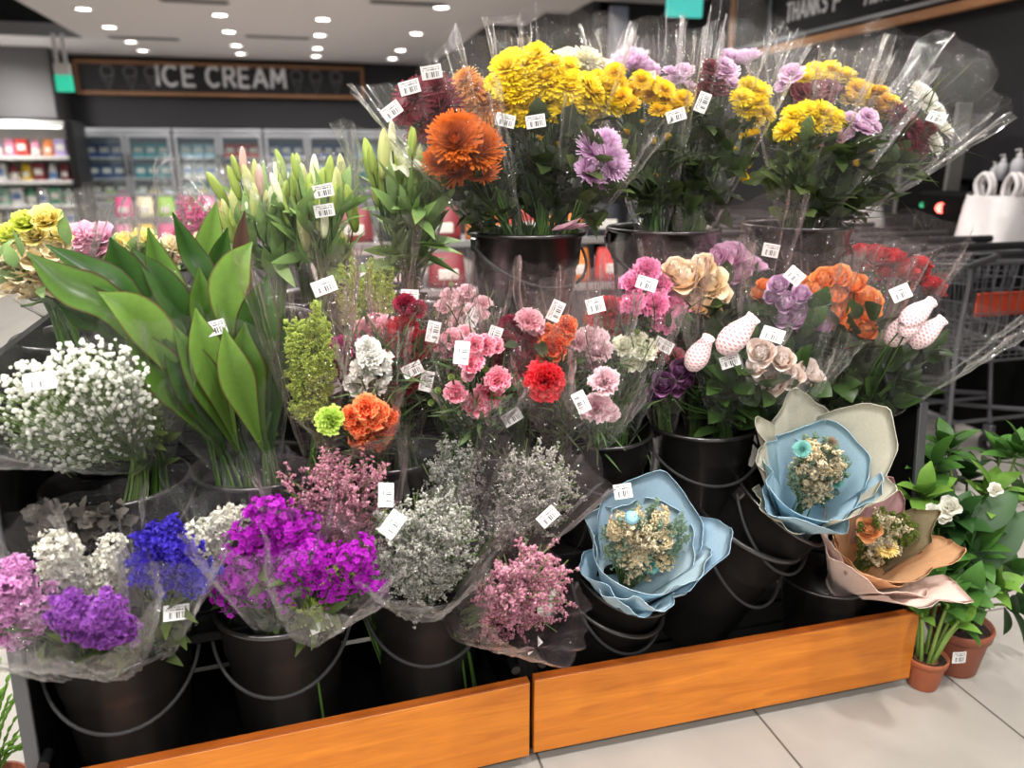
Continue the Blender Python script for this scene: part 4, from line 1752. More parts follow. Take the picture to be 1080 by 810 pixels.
TY = 1.92
BA, BB, BC = (.552, TY, 1.225), (.935, TY, 1.225), (1.345, TY, 1.225)
bucket('black bucket on the top shelf under the orange and yellow chrysanthemums', BA, spin=.3)
bucket('black bucket on the top shelf under the yellow spray chrysanthemums, behind the pale peach roses', BB, spin=-.2)
bucket('black bucket on the top shelf at its right end, behind the red roses', BC, spin=.1)
M1, M2, M3, M4, M5, M6, M7 = (-.428, 1.715, .735), (-.130, 1.73, .735), (.158, 1.735, .735), (.44, 1.735, .735), (.70, 1.74, .735), (.985, 1.742, .735), (1.29, 1.742, .735)
for p, l, r in ((M1, 'black bucket holding the white baby breath flowers, at the left of the middle shelf', .148), (M2, 'black bucket holding the broad green leaves', .148), (M3, 'black bucket behind the pink sea lavender holding crimson and white carnations', .134),
                (M4, 'black bucket holding the pink spray carnations, in the middle of the rack', .132), (M5, 'black bucket holding the pale pink carnations and cream carnations', .132), (M6, 'black bucket below the dusky mauve roses and netted rose buds', .148),
                (M7, 'black bucket below the blush roses, behind the blue and cream paper bouquet', .148)):
    bucket(l, p, r, spin=random.uniform(-.3, .3))
L1, L2 = (-.13, 2.0, 1.02), (.235, 1.99, 1.02)
K1, K2, K3 = (-.49, 1.90, 1.02), (-.31, 2.19, 1.02), (.03, 2.29, 1.02)
bucket('black bucket under the yellow and peach lisianthus at the left end of the rack', K1)
bucket('black bucket at the back of the left rack under the pink lisianthus', K2)
bucket('black bucket at the back of the left rack under the pink tinged lilies', K3)
bucket('black bucket under the pale lily buds, behind the green leaves', L1)
bucket('black bucket under the green lily buds, left of the orange chrysanthemums', L2)
D1, D2, D3 = (-.43, 1.565, .455), (-.105, 1.585, .465), (.217, 1.60, .47)
bucket('black bucket at the front left holding the purple, blue and white statice', D1, .142, .335, spin=.12)
bucket('black bucket in the front row holding the magenta flowers', D2, .142, .345, spin=-.1)
bucket('black bucket in the front row under the grey sea lavender', D3, .140, .35, spin=-.05)
A4 = unit((.34, -.22, 1))
D4 = np.array((.72, 1.60, .385))
bucket('tilted black bucket with the pale blue paper bouquet, in the front row', D4, .134, .29, A4, .2)
bucket('lower tilted black bucket nested beneath the pale blue bouquet bucket', D4 - A4 * .062 , .140, .29, A4, .5, handle=False)
A5 = unit((.42, -.2, 1))
D5 = np.array((1.085, 1.63, .475))
A5b = unit((.62, -.32, 1))
D5b = np.array((1.155, 1.60, .535))
bucket('tilted wide black bucket below the blue and cream paper bouquet', D5, .152, .36, A5, .3)
bucket('upper tilted black bucket clasping the blue and cream paper bouquet', D5b, .142, .26, A5b, .2)
D6 = np.array((1.325, 1.60, .305))
bucket('short black bucket holding the peach paper bouquet, at the right end of the front row', D6, .125, .205, (0, 0, 1), .2, handle=False)


# ================================================================== the bunches
def ft(b, dx=0, dy=0, h=.286):
    return (b[0] + dx, b[1] + dy, b[2] - h)


def small(pts, r):
    return [(x, y, r) for x, y in pts]


MUM = 'wrapped chrysanthemum bunches on the top shelf'
# --- top shelf, first bucket
b = Bq('chrysanthemum_bouquet', 'burgundy chrysanthemum bunch, leftmost on the top shelf, three stickers near it', (520, 248, 1.92), (440, 92, 1.92), 50, ft(BA, -.06, 0), group=MUM)
b.heads('wild', BURG, [(438, 103, 21), (462, 113, 23), (448, 130, 19), (460, 92, 15), (428, 118, 13)])
b.leaves(45, (.12, .64), .07, .02, MUMLEAF).stem_bundle().sleeve(ext=1.12, jag=.08).price(432, 92, 15).price(455, 76, 10).price(413, 117, 35)
b = Bq('chrysanthemum_bouquet', 'deep orange ball chrysanthemum bunch below the burgundy ones', (538, 250, 1.86), (478, 140, 1.80), 50, ft(BA, -.03, -.05), group=MUM)
b.heads('fullmum', DEEPORANGE, [(480, 148, 25, -.05), (504, 158, 23, -.04), (484, 178, 22, -.03), (508, 182, 18, -.02), (464, 170, 16, -.01), (494, 138, 15, -.02)])
b.leaves(40, (.1, .7), .065, .02, MUMLEAF).stem_bundle().sleeve(ext=1.2, jag=.08, cut=.0)
b = Bq('chrysanthemum_bouquet', 'amber chrysanthemum bunch between the burgundy and the bright yellow ones', (548, 246, 1.92), (508, 78, 1.92), 44, ft(BA, 0, 0), group=MUM)
b.heads('wild', AMBER, [(515, 108, 22), (498, 94, 17), (525, 92, 15), (512, 128, 13), (490, 84, 13), (534, 112, 13), (500, 116, 15)])
b.leaves(50, (.1, .64), .07, .02, MUMLEAF).stem_bundle().sleeve(ext=1.18, jag=.06).price(533, 127, -12)
b = Bq('chrysanthemum_bouquet', 'big bright yellow chrysanthemum bunch with a sticker, in the first top bucket', (572, 246, 1.89), (590, 62, 1.88), 62, ft(BA, .02, -.03), group=MUM)
b.heads('spray', YELLOW, fill_pts(565, 92, 46, 36, 26, 14) + fill_pts(612, 104, 40, 24, 20, 14), spread=.02)
b.heads('button', YELLOWB, small([(610, 135), (570, 143), (590, 152), (602, 141), (560, 138)], 6))
b.leaves(85, (.08, .64), .075, .022, MUMLEAF).grass(20, (.1, .6), .12, .002, MUMLEAF2).stem_bundle().sleeve(ext=1.14, jag=.05).price(565, 128, 8)
b = Bq('chrysanthemum_bouquet', 'mauve ball chrysanthemum bunch hanging low beside the bright yellow ones', (600, 248, 1.86), (640, 140, 1.78), 46, ft(BA, .06, -.04), group=MUM)
b.heads('fullmum', MAUVE, [(628, 160, 20, -.04), (644, 172, 18, -.04), (622, 182, 17, -.04), (636, 190, 16, -.03), (640, 150, 13, -.02)])
b.leaves(50, (.1, .85), .07, .022, MUMLEAF2).stem_bundle().sleeve(ext=1.22, jag=.08)
b = Bq('chrysanthemum_bouquet', 'cream chrysanthemum bunch half hidden behind the bright yellow ones', (590, 240, 1.99), (607, 62, 2.0), 46, ft(BA, .03, .06), group=MUM)
b.heads('spray', CREAMMUM, [(598, 68, 17), (618, 66, 17), (608, 80, 15), (632, 74, 13)])
b.leaves(30, (.1, .7), .07, .02, MUMLEAF).stem_bundle().sleeve(ext=1.22, jag=.05)
o = Bq('fallen_flower', 'dried pinkish flower lying on the rim of the first top bucket', (578, 246, 1.80), (606, 236, 1.78), 12, W(592, 243, y=1.79), cat='flower')
mb = MB()
for i in range(9):
    leafgeo(mb, W(582 + i * 2, 243, y=1.79), np.array([1, -.2, .35 + .1 * random.random()]), (0, -.4, 1), .055, .010, random.uniform(-.5, .8), .1)
mb.obj('withered_petals', petal_mat('#8f6a72', '#c79aa6', key='dry'), o.root, origin=o.foot)

# --- top shelf, second bucket
b = Bq('chrysanthemum_bouquet', 'golden spray chrysanthemum bunch with small buds and a tilted sticker', (690, 246, 1.88), (682, 70, 1.87), 50, ft(BB, -.03, -.03), group=MUM)
b.heads('spray', YELLOWB, small([(652, 92), (668, 98), (686, 102), (648, 78), (702, 106), (714, 116), (696, 118), (664, 112), (700, 96), (676, 86), (720, 106), (688, 90), (656, 104)], 11), spread=.03)
b.heads('button', YELLOWB, small([(690, 148), (704, 144), (712, 154), (662, 137), (691, 187), (700, 160), (677, 130)], 6))
b.leaves(70, (.08, .64), .07, .02, MUMLEAF).grass(16, (.1, .6), .12, .002, MUMLEAF2).stem_bundle().sleeve(ext=1.15, jag=.06).price(713, 122, 18)
b = Bq('chrysanthemum_bouquet', 'pale mauve chrysanthemum bunch standing behind the golden spray ones', (682, 240, 1.98), (668, 62, 1.98), 42, ft(BB, -.04, .05), group=MUM)
b.heads('fullmum', MAUVE, [(664, 68, 18), (682, 76, 13), (650, 74, 12)])
b.leaves(30, (.1, .7), .07, .02).stem_bundle().sleeve(ext=1.2, jag=.06).price(682, 82, 5)
b = Bq('chrysanthemum_bouquet', 'small lilac pink chrysanthemum bunch between golden spray and maroon ones', (705, 242, 1.95), (718, 72, 1.95), 34, ft(BB, 0, .02), group=MUM)
b.heads('daisy', LILACMUM, small([(702, 90), (716, 84), (728, 94), (722, 76), (708, 78)], 10))
b.heads('button', MAUVE, small([(712, 185), (722, 165), (716, 205)], 6))
b.leaves(40, (.1, .7), .07, .02, MUMLEAF2).stem_bundle().sleeve(ext=1.16, jag=.06)
b = Bq('chrysanthemum_bouquet', 'maroon and pink chrysanthemum bunch left of the narrow yellow one', (722, 244, 1.90), (757, 72, 1.88), 38, ft(BB, .03, 0), group=MUM)
b.heads('daisy', MAROON, [(752, 84, 14), (745, 98, 13), (757, 98, 11), (748, 72, 10)])
b.heads('daisy', LILACMUM, [(766, 78, 13), (772, 90, 10), (764, 68, 9)])
b.leaves(60, (.08, .68), .07, .02, MUMLEAF).grass(14, (.1, .7), .12, .002, MUMLEAF2).stem_bundle().sleeve(ext=1.17, jag=.07)
b = Bq('chrysanthemum_bouquet', 'narrow yellow chrysanthemum bunch with yellow flowers down its stem', (735, 244, 1.87), (792, 78, 1.84), 36, ft(BB, .06, -.03), group=MUM)
b.heads('spray', YELLOW, small([(790, 94), (782, 105), (797, 110), (805, 120), (793, 126), (787, 116), (800, 98)], 12))
b.heads('button', YELLOWB, small([(790, 140), (775, 156), (788, 174), (786, 186), (797, 138), (783, 145)], 7))
b.leaves(60, (.08, .68), .07, .02, MUMLEAF).stem_bundle().sleeve(ext=1.22, jag=.06).price(741, 108, 70)
b = Bq('chrysanthemum_bouquet', 'faint mauve ball chrysanthemum bunch at the back, above the narrow yellow one', (735, 240, 1.99), (786, 58, 2.0), 38, ft(BB, .05, .06), group=MUM)
b.heads('fullmum', MAUVE, [(786, 66, 17), (770, 60, 9)])
b.leaves(30, (.1, .7), .07, .02).stem_bundle().sleeve(ext=1.2, jag=.07)

# --- top shelf, third bucket
b = Bq('chrysanthemum_bouquet', 'yellow chrysanthemum bunch at the front of the right top bucket', (835, 238, 1.87), (850, 100, 1.83), 48, ft(BC, -.03, -.04), group=MUM)
b.heads('spray', YELLOW, small([(850, 120), (866, 119), (838, 124), (878, 126), (858, 132), (830, 140), (862, 138), (844, 133), (872, 134)], 13))
b.heads('button', YELLOWB, small([(836, 154), (862, 152), (840, 147)], 6))
b.leaves(75, (.08, .68), .075, .022, MUMLEAF2).stem_bundle().sleeve(ext=1.3, jag=.08)
b = Bq('chrysanthemum_bouquet', 'maroon and yellow chrysanthemum bunch at the back of the right top bucket', (845, 236, 1.95), (868, 74, 1.95), 48, ft(BC, 0, .03), group=MUM)
b.heads('spray', YELLOW, small([(858, 78), (874, 75), (890, 82), (880, 90), (848, 84), (866, 86)], 12))
b.heads('daisy', MAROON, small([(846, 100), (858, 98), (872, 96), (886, 99), (852, 108), (866, 106)], 13), dy=-.04)
b.heads('daisy', LILACMUM, [(835, 80, 13), (828, 90, 10)])
b.leaves(60, (.08, .75), .075, .022, MUMLEAF).stem_bundle().sleeve(ext=1.18, jag=.06)
b = Bq('chrysanthemum_bouquet', 'rusty yellow chrysanthemum bunch beside the maroon ones in the right top bucket', (858, 238, 1.92), (918, 84, 1.90), 46, ft(BC, .03, 0), group=MUM)
b.heads('spray', petal_mat('#6d2c18', '#e8b81a', '#f5d53a'), small([(912, 98), (926, 100), (936, 110), (918, 112), (904, 96), (898, 108), (928, 120)], 12))
b.leaves(60, (.08, .68), .075, .022, MUMLEAF2).stem_bundle().sleeve(ext=1.2, jag=.08)
b = Bq('chrysanthemum_bouquet', 'mauve daisy-like chrysanthemum bunch in the right top bucket', (850, 240, 1.85), (905, 118, 1.80), 44, ft(BC, .02, -.05), group=MUM)
b.heads('daisy', LILACMUM, [(906, 137, 14), (915, 124, 10), (898, 126, 9), (893, 142, 8), (920, 134, 9)])
b.heads('daisy', petal_mat('#8a4a5a', '#c58f9f', '#d8b0b8'), [(880, 146, 11), (872, 152, 8)])
b.heads('button', YELLOWB, small([(918, 156), (904, 172), (888, 154)], 7))
b.leaves(70, (.08, .72), .075, .022, MUMLEAF).grass(20, (.1, .8), .14, .002, MUMLEAF2).stem_bundle().sleeve(ext=1.22, jag=.08)
b = Bq('chrysanthemum_bouquet', 'burgundy chrysanthemum bunch leaning right from the right top bucket', (866, 240, 1.88), (965, 122, 1.84), 46, ft(BC, .05, -.03), group=MUM)
b.heads('wild', BURG, [(955, 130, 16), (966, 142, 16), (948, 120, 14), (978, 136, 13), (970, 154, 11), (957, 146, 13)])
b.leaves(60, (.08, .72), .07, .018, MUMLEAF).grass(30, (.1, .9), .16, .002, MUMLEAF2).stem_bundle().sleeve(ext=1.28, jag=.10, rk=1.2)
b = Bq('chrysanthemum_bouquet', 'white chrysanthemum bunch in a wide clear wrap leaning furthest right', (870, 240, 1.91), (988, 118, 1.90), 50, ft(BC, .06, .02), group=MUM)
b.heads('spray', WHITE, small([(985, 122), (993, 138), (975, 108), (968, 98), (982, 152)], 12), dy=.02)
b.leaves(45, (.08, .68), .07, .018, MUMLEAF2).grass(26, (.1, .95), .16, .002, MUMLEAF2).stem_bundle().sleeve(ext=1.25, jag=.08, rk=1.02).price(988, 124, -20)

# --- roses, right end of the middle shelf
RO = 'wrapped rose bunches on the middle shelf'
b = Bq('rose_bouquet', 'mauve rose bunch with a sticker, behind the lilac and peach roses', (770, 432, 1.80), (775, 262, 1.82), 52, ft(M6, .03, .05), group=RO)
b.heads('openrose', R_MAUVE, [(752, 272, 18), (770, 268, 18), (788, 278, 17), (762, 286, 15), (778, 286, 14), (742, 266, 12)])
b.leaves(40, (.15, .85), .072, .027, ROSELEAF, 0).stem_bundle().sleeve(FILM_PINK, ext=1.28, jag=.07).price(813, 264, -8, 1)
b = Bq('rose_bouquet', 'pale peach rose bunch right of the bright pink carnations', (735, 446, 1.74), (735, 290, 1.70), 46, ft(M6, 0, 0), group=RO)
b.heads('openrose', R_PEACH, [(722, 290, 19), (748, 296, 19), (736, 316, 19), (754, 314, 15), (712, 282, 14), (718, 306, 15), (740, 280, 14)])
b.leaves(45, (.1, .85), .072, .027, ROSELEAF, 0).stem_bundle().sleeve(FILM_PINK, ext=1.2, jag=.1)
b = Bq('rose_bouquet', 'lilac rose bunch with a sticker, left of the orange roses', (826, 444, 1.72), (838, 300, 1.64), 44, ft(M7, -.05, -.02), group=RO)
b.heads('rose', R_LILAC, [(822, 300, 11), (829, 318, 12), (845, 310, 11), (853, 322, 11), (841, 335, 13), (826, 334, 12), (868, 344, 10), (838, 322, 10), (856, 338, 10), (814, 312, 9)])
b.heads('rose', R_ORANGE, [(846, 296, 9), (800, 308, 9), (806, 300, 8)], dy=.05)
b.leaves(45, (.1, .85), .072, .027, ROSELEAF, 0).stem_bundle().sleeve(FILM, ext=1.25, jag=.1).price(838, 291, -38, 1)
b = Bq('rose_bouquet', 'bright orange rose bunch right of the lilac roses', (872, 444, 1.72), (898, 295, 1.66), 52, ft(M7, 0, -.02), group=RO)
b.heads('rose', R_ORANGE, small([(868, 294), (885, 291), (901, 298), (913, 312), (896, 320), (916, 330), (890, 340), (912, 348), (903, 360), (878, 312), (882, 328), (900, 336), (860, 306), (920, 318)], 13))
b.leaves(55, (.1, .85), .072, .027, ROSELEAF, 0).stem_bundle().sleeve(FILM_PINK, ext=1.25, jag=.1)
b = Bq('rose_bouquet', 'deep red rose bunch at the back, in front of the shopping trolleys', (888, 438, 1.82), (945, 262, 1.86), 58, ft(M7, .05, .05), group=RO)
b.heads('openrose', R_RED, [(908, 264, 13), (925, 268, 15), (942, 270, 15), (952, 282, 14), (966, 288, 14), (984, 298, 12), (932, 284, 14), (914, 278, 12), (972, 276, 11), (990, 306, 9)])
b.leaves(40, (.15, .8), .072, .027, ROSELEAF, 0).stem_bundle().sleeve(FILM_PINK, ext=1.1, jag=.08)
b = Bq('rose_bouquet', 'blush cream rose bunch with a sticker, lowest front of the rose bunches', (822, 452, 1.66), (832, 372, 1.50), 46, ft(M7, -.05, -.07), group=RO)
b.heads('rose', R_BLUSH, [(803, 371, 15), (826, 378, 13), (810, 390, 15), (834, 396, 15), (852, 390, 12), (816, 404, 14), (860, 396, 10), (842, 408, 11), (798, 386, 11), (828, 390, 12)])
b.leaves(40, (.0, .8), .072, .027, ROSELEAF, 0).stem_bundle(up=.05).sleeve(FILM, ext=1.25, jag=.12).price(815, 353, -12, 0)
b = Bq('rose_bouquet', 'pink rosebud bunch in foam nets between the peach and blush roses', (765, 450, 1.68), (775, 350, 1.58), 46, ft(M6, .05, -.06), group=RO)
b.heads('netbud', NET, [(778, 352, 25, -.05)], along=(.55, -.2, .62), label='rosebud in a pink knitted foam net', stem=False)
b.heads('netbud', NET, [(738, 372, 21, -.04)], along=(.35, -.35, .8), label='rosebud in a pink knitted foam net', stem=False)
b.heads('rose', R_DUSK, [(718, 390, 12), (700, 404, 13), (714, 406, 11), (694, 414, 12), (724, 402, 9)], face=1.2)
b.leaves(70, (.0, .85), .075, .026, ROSELEAF, 0).stem_bundle(up=.05).sleeve(FILM, ext=1.28, jag=.1).price(770, 381, 25)
b = Bq('rose_bouquet', 'four netted pale pink rosebuds wrapped in clear film, far right of the roses', (905, 446, 1.70), (975, 338, 1.58), 62, ft(M7, .07, -.04), group=RO)
for (px, py, r, al) in ((952, 346, 20, (.35, -.3, .75)), (962, 338, 17, (.5, 0, .9)), (968, 330, 19, (.9, .1, .55)), (978, 350, 19, (.8, -.1, .7))):
    b.heads('netbud', NET, [(px, py, r * 1.08, -.05)], along=al, label='rosebud in a pale pink knitted foam net')
b.leaves(60, (.05, .75), .08, .028, ROSELEAF, 0).stem_bundle().sleeve(FILM, ext=1.22, jag=.14, rk=1.15).price(950, 309, 30, 1)
CA = 'wrapped carnation bunches on the middle shelf'
b = Bq('carnation_bouquet', 'bright pink carnation bunch with two stickers, left of the peach roses', (700, 448, 1.72), (692, 300, 1.68), 46, ft(M6, -.07, -.02), group=CA)
b.heads('carnation', C_BRIGHT, [(682, 286, 13), (668, 300, 13), (704, 326, 16), (690, 322, 14), (714, 336, 13), (668, 320, 12), (702, 340, 13), (696, 300, 11)])
b.heads('carnation', C_HOT, [(700, 372, 13), (712, 376, 10)])
b.heads('button', BUDGREEN, [(686, 335, 7), (678, 310, 6)])
b.grass(40).leaves(26, (.35, .95), .05, .009, MUMLEAF, 0, .5).stem_bundle().sleeve(FILM_PINK, ext=1.2, jag=.1).price(682, 299, -15).price(700, 364, -22)
b = Bq('carnation_bouquet', 'pale pink frilled carnation bunch beside the cream carnations', (628, 462, 1.73), (622, 345, 1.66), 42, ft(M5, -.03, -.02), group=CA)
b.heads('carnation', C_PALE, [(620, 358, 13), (631, 371, 13), (612, 372, 12), (624, 380, 12), (610, 360, 10), (630, 356, 10)])
b.grass(40).leaves(20, (.2, .8), .06, .006, CARNLEAF, 0).stem_bundle().sleeve(FILM, ext=1.3, jag=.1).price(628, 322, 15, 1)
b = Bq('carnation_bouquet', 'cream white carnation bunch right of the pale pink frilled ones', (655, 460, 1.72), (667, 352, 1.65), 38, ft(M5, .03, -.02), group=CA)
b.heads('carnation', C_CREAM, [(666, 372, 14), (658, 366, 11), (678, 369, 12), (668, 382, 11), (674, 360, 9)])
b.heads('button', BUDGREEN, [(684, 362, 6), (672, 350, 5)])
b.grass(50).stem_bundle().sleeve(FILM, ext=1.3, jag=.1)
b = Bq('carnation_bouquet', 'red carnation bunch at the back, above the cream ones', (648, 452, 1.80), (642, 322, 1.80), 40, ft(M5, .02, .05), group=CA)
b.heads('carnation', C_RED, [(634, 334, 14), (650, 338, 14), (642, 324, 12), (660, 330, 10), (640, 346, 11)])
b.grass(30).stem_bundle().sleeve(FILM_PINK, ext=1.25, jag=.1)
b = Bq('carnation_bouquet', 'three salmon pink carnations wrapped low in clear film, with a sticker on the left', (632, 466, 1.66), (634, 415, 1.50), 36, ft(M5, .0, -.08), group=CA)
b.heads('carnation', C_PALE, [(638, 402, 13), (630, 430, 14), (643, 436, 9)])
b.grass(30, (0, .7), .08).stem_bundle(up=.0).sleeve(FILM, ext=1.35, jag=.1, start=-.3).price(613, 424, -65)
b = Bq('carnation_bouquet', 'orange red carnation bunch left of the pale pink frilled carnations', (590, 464, 1.72), (588, 350, 1.64), 32, ft(M4, .06, -.02), group=CA)
b.heads('carnation', C_ORANGE, [(582, 366, 16), (592, 352, 12), (597, 342, 9), (576, 354, 11)])
b.grass(40).leaves(26, (.35, .95), .05, .009, MUMLEAF, 0, .5).stem_bundle().sleeve(FILM_PINK, ext=1.5, jag=.12).price(586, 328, 65)
b = Bq('carnation_bouquet', 'single dark red carnation head in its own wrap below the orange red ones', (590, 468, 1.66), (576, 402, 1.50), 26, ft(M4, .05, -.07), group=CA)
b.heads('carnation', C_RED, [(575, 402, 18)])
b.grass(14, (0, .7), .08).stem_bundle(6, up=.0).sleeve(FILM_PINK, ext=1.25, jag=.08, start=-.2)
b = Bq('carnation_bouquet', 'dusky crimson carnation bunch with one light pink flower, in the middle of the shelf', (548, 464, 1.73), (548, 340, 1.66), 40, ft(M4, .02, -.01), group=CA)
b.heads('carnation', C_DARK, [(540, 346, 13), (556, 364, 13), (545, 374, 13), (560, 380, 13), (534, 380, 13), (550, 388, 11), (533, 362, 11)])
b.heads('carnation', C_PINK, [(558, 338, 12), (565, 346, 8)])
b.grass(45).leaves(26, (.35, .95), .05, .009, MUMLEAF, 0, .5).stem_bundle().sleeve(FILM_PINK, ext=1.35, jag=.14).price(521, 355, 70)
b = Bq('carnation_bouquet', 'rose-red spray carnation bunch with pale petal edges and green buds, lowest in the middle', (500, 468, 1.68), (508, 398, 1.54), 50, ft(M4, -.04, -.07), group=CA)
b.heads('carnation', C_HOT, [(502, 426, 13), (516, 415, 13), (525, 399, 11), (480, 414, 10), (497, 382, 11), (512, 364, 10), (500, 362, 9), (522, 364, 8)])
b.heads('button', BUDGREEN, small([(530, 420, ), (520, 432), (470, 430), (462, 412), (476, 398), (468, 440), (505, 443), (532, 432), (512, 390), (488, 400), (455, 425), (486, 436), (470, 420), (494, 444), (520, 446)], 5.5))
b.heads('carnation', C_PINK, [(517, 444, 5), (494, 396, 6)])
b.grass(60, (0, .85), .09).leaves(40, (.1, .9), .05, .005, CARNLEAF, 0).stem_bundle(up=.05).sleeve(FILM, ext=1.2, jag=.12, start=-.15).price(540, 440, 35).price(487, 372, 85)
b = Bq('carnation_bouquet', 'mid pink spray carnation bunch behind the sticker, beside the crimson flowers', (478, 464, 1.73), (480, 345, 1.69), 40, ft(M4, -.07, -.01), group=CA)
b.heads('carnation', C_PINK, [(464, 363, 10), (478, 358, 11), (470, 372, 9), (490, 352, 9), (480, 394, 9), (456, 358, 8)])
b.heads('button', BUDGREEN, small([(458, 378), (490, 372), (468, 388), (482, 380), (455, 395)], 5))
b.grass(50).leaves(30, (.1, .9), .05, .005, CARNLEAF, 0).stem_bundle().sleeve(FILM, ext=1.25, jag=.1).price(457, 350, 80)
b = Bq('carnation_bouquet', 'pale spray carnation bunch at the back, with a folded sticker', (478, 450, 1.82), (485, 305, 1.84), 50, ft(M4, -.05, .05), group=CA)
b.heads('carnation', C_PALE, small([(468, 324), (485, 330), (498, 328), (488, 316), (474, 313), (492, 308), (480, 340), (506, 332), (510, 320)], 8))
b.heads('button', BUDGREEN, small([(460, 330), (512, 338), (476, 300)], 4.5))
b.grass(50).stem_bundle().sleeve(FILM_PINK, ext=1.2, jag=.1).price(499, 334, 70).price(432, 313, -4, 1)
b = Bq('carnation_bouquet', 'deep crimson carnation bunch with a sticker across it, right of the white ones', (425, 474, 1.72), (432, 340, 1.66), 36, ft(M3, .05, -.01), group=CA)
b.heads('carnation', C_CRIM, [(426, 346, 13), (420, 366, 13), (438, 368, 14), (446, 360, 12), (424, 392, 14), (426, 404, 12), (430, 380, 12), (412, 372, 11)])
b.heads('carnation', C_DARK, [(421, 420, 13), (428, 322, 11), (440, 326, 9)])
b.grass(45).leaves(26, (.35, .95), .05, .009, MUMLEAF, 0, .5).stem_bundle().sleeve(FILM_PINK, ext=1.3, jag=.1).price(435, 390, 20).price(450, 402, 78)
b = Bq('carnation_bouquet', 'white carnation bunch below the pink ones, left of the crimson ones', (403, 476, 1.70), (392, 365, 1.60), 34, ft(M3, .0, -.03), group=CA)
b.heads('carnation', C_WHITE, [(391, 376, 12), (384, 390, 13), (398, 394, 13), (379, 405, 13), (402, 382, 11), (396, 408, 10), (388, 366, 10)])
b.grass(40).leaves(26, (.35, .95), .05, .009, MUMLEAF, 0, .5).stem_bundle().sleeve(FILM, ext=1.2, jag=.1)
b = Bq('carnation_bouquet', 'soft pink carnation bunch above the white ones', (402, 470, 1.78), (400, 336, 1.76), 38, ft(M3, .0, .04), group=CA)
b.heads('carnation', C_PINK, [(400, 352, 14), (412, 356, 13), (386, 350, 13), (394, 342, 11), (408, 344, 11), (380, 358, 10)])
b.grass(40).leaves(26, (.35, .95), .05, .009, MUMLEAF, 0, .5).stem_bundle().sleeve(FILM_PINK, ext=1.22, jag=.1)
b = Bq('carnation_bouquet', 'magenta carnation bunch left of the soft pink ones', (390, 474, 1.74), (362, 355, 1.70), 32, ft(M3, -.05, 0), group=CA)
b.heads('carnation', C_MAG, [(359, 368, 13), (351, 380, 12), (366, 384, 12), (372, 366, 11), (356, 392, 10), (366, 400, 9)])
b.grass(40).leaves(26, (.35, .95), .05, .009, MUMLEAF, 0, .5).stem_bundle().sleeve(FILM_PINK, ext=1.15, jag=.1).price(351, 404, 110)
b = Bq('carnation_bouquet', 'orange red carnation cluster with a lime green one, lowest at left of the carnations', (392, 482, 1.66), (372, 436, 1.47), 46, ft(M3, .02, -.06), group=CA)
b.heads('carnation', C_GREEN, [(348, 443, 13, -.02)], name='carnation', label='lime green carnation', face=1.0)
b.heads('carnation', C_ORANGE, [(378, 444, 13), (394, 436, 13), (388, 456, 13), (403, 450, 12), (386, 428, 11), (370, 438, 9), (398, 464, 10), (380, 462, 10), (408, 440, 9)], face=1.0)
b.grass(24, (0, .7), .08).stem_bundle(up=.0).sleeve(FILM_PINK, ext=1.1, jag=.1, start=-.3)

# --- greens, lilies, baby breath
b = Bq('goldenrod_bouquet', 'tall light green feathery filler bunch between broad leaves and pink carnations', (335, 478, 1.68), (324, 335, 1.62), 44, ft(M2, .06, -.04))
b.plume(SOLID, (325, 378, 30, 70), 64, per=300, ln=.045).stem_bundle().sleeve(FILM_PINK, ext=1.35, jag=.12).price(342, 302, 18)
b = Bq('goldenrod_bouquet', 'light green feathery filler bunch rising above the white and pink carnations', (392, 455, 1.84), (385, 282, 1.84), 46, ft(M3, -.02, .05))
b.plume(SOLID, (386, 300, 36, 30), 52, per=280, ln=.045).stem_bundle().sleeve(FILM_PINK, ext=1.22, jag=.12)
b = Bq('baby_breath_bouquet', 'large bunch of tiny white baby breath flowers in clear film, far left', (148, 486, 1.66), (62, 408, 1.50), 84, ft(M1, -.02, -.04))
b.gyp(GYP, (70, 436, 96, 62), 900, .0046)
b.gyp(GYP, (98, 410, 62, 56), 380, .0046, 'blossom_cloud')
b.stem_bundle(16, STEMPALE).sleeve(FILM_SOFT, ext=1.22, jag=.16, rk=1.1).price(42, 402, 3)
b = Bq('green_filler_bouquet', 'small green filler bunch beside the baby breath, with a tilted sticker', (165, 486, 1.70), (148, 420, 1.62), 44, ft(M1, .04, 0))
b.plume(petal_mat('#5d7a2f', '#93ad4c', '#a8bd5c'), (146, 440, 44, 34), 30, per=110)
b.stem_bundle(10).leaves(40, (0, .7), .05, .008, MUMLEAF2, 0).sleeve(FILM_SOFT, ext=1.5, jag=.14).price(139, 422, 28)


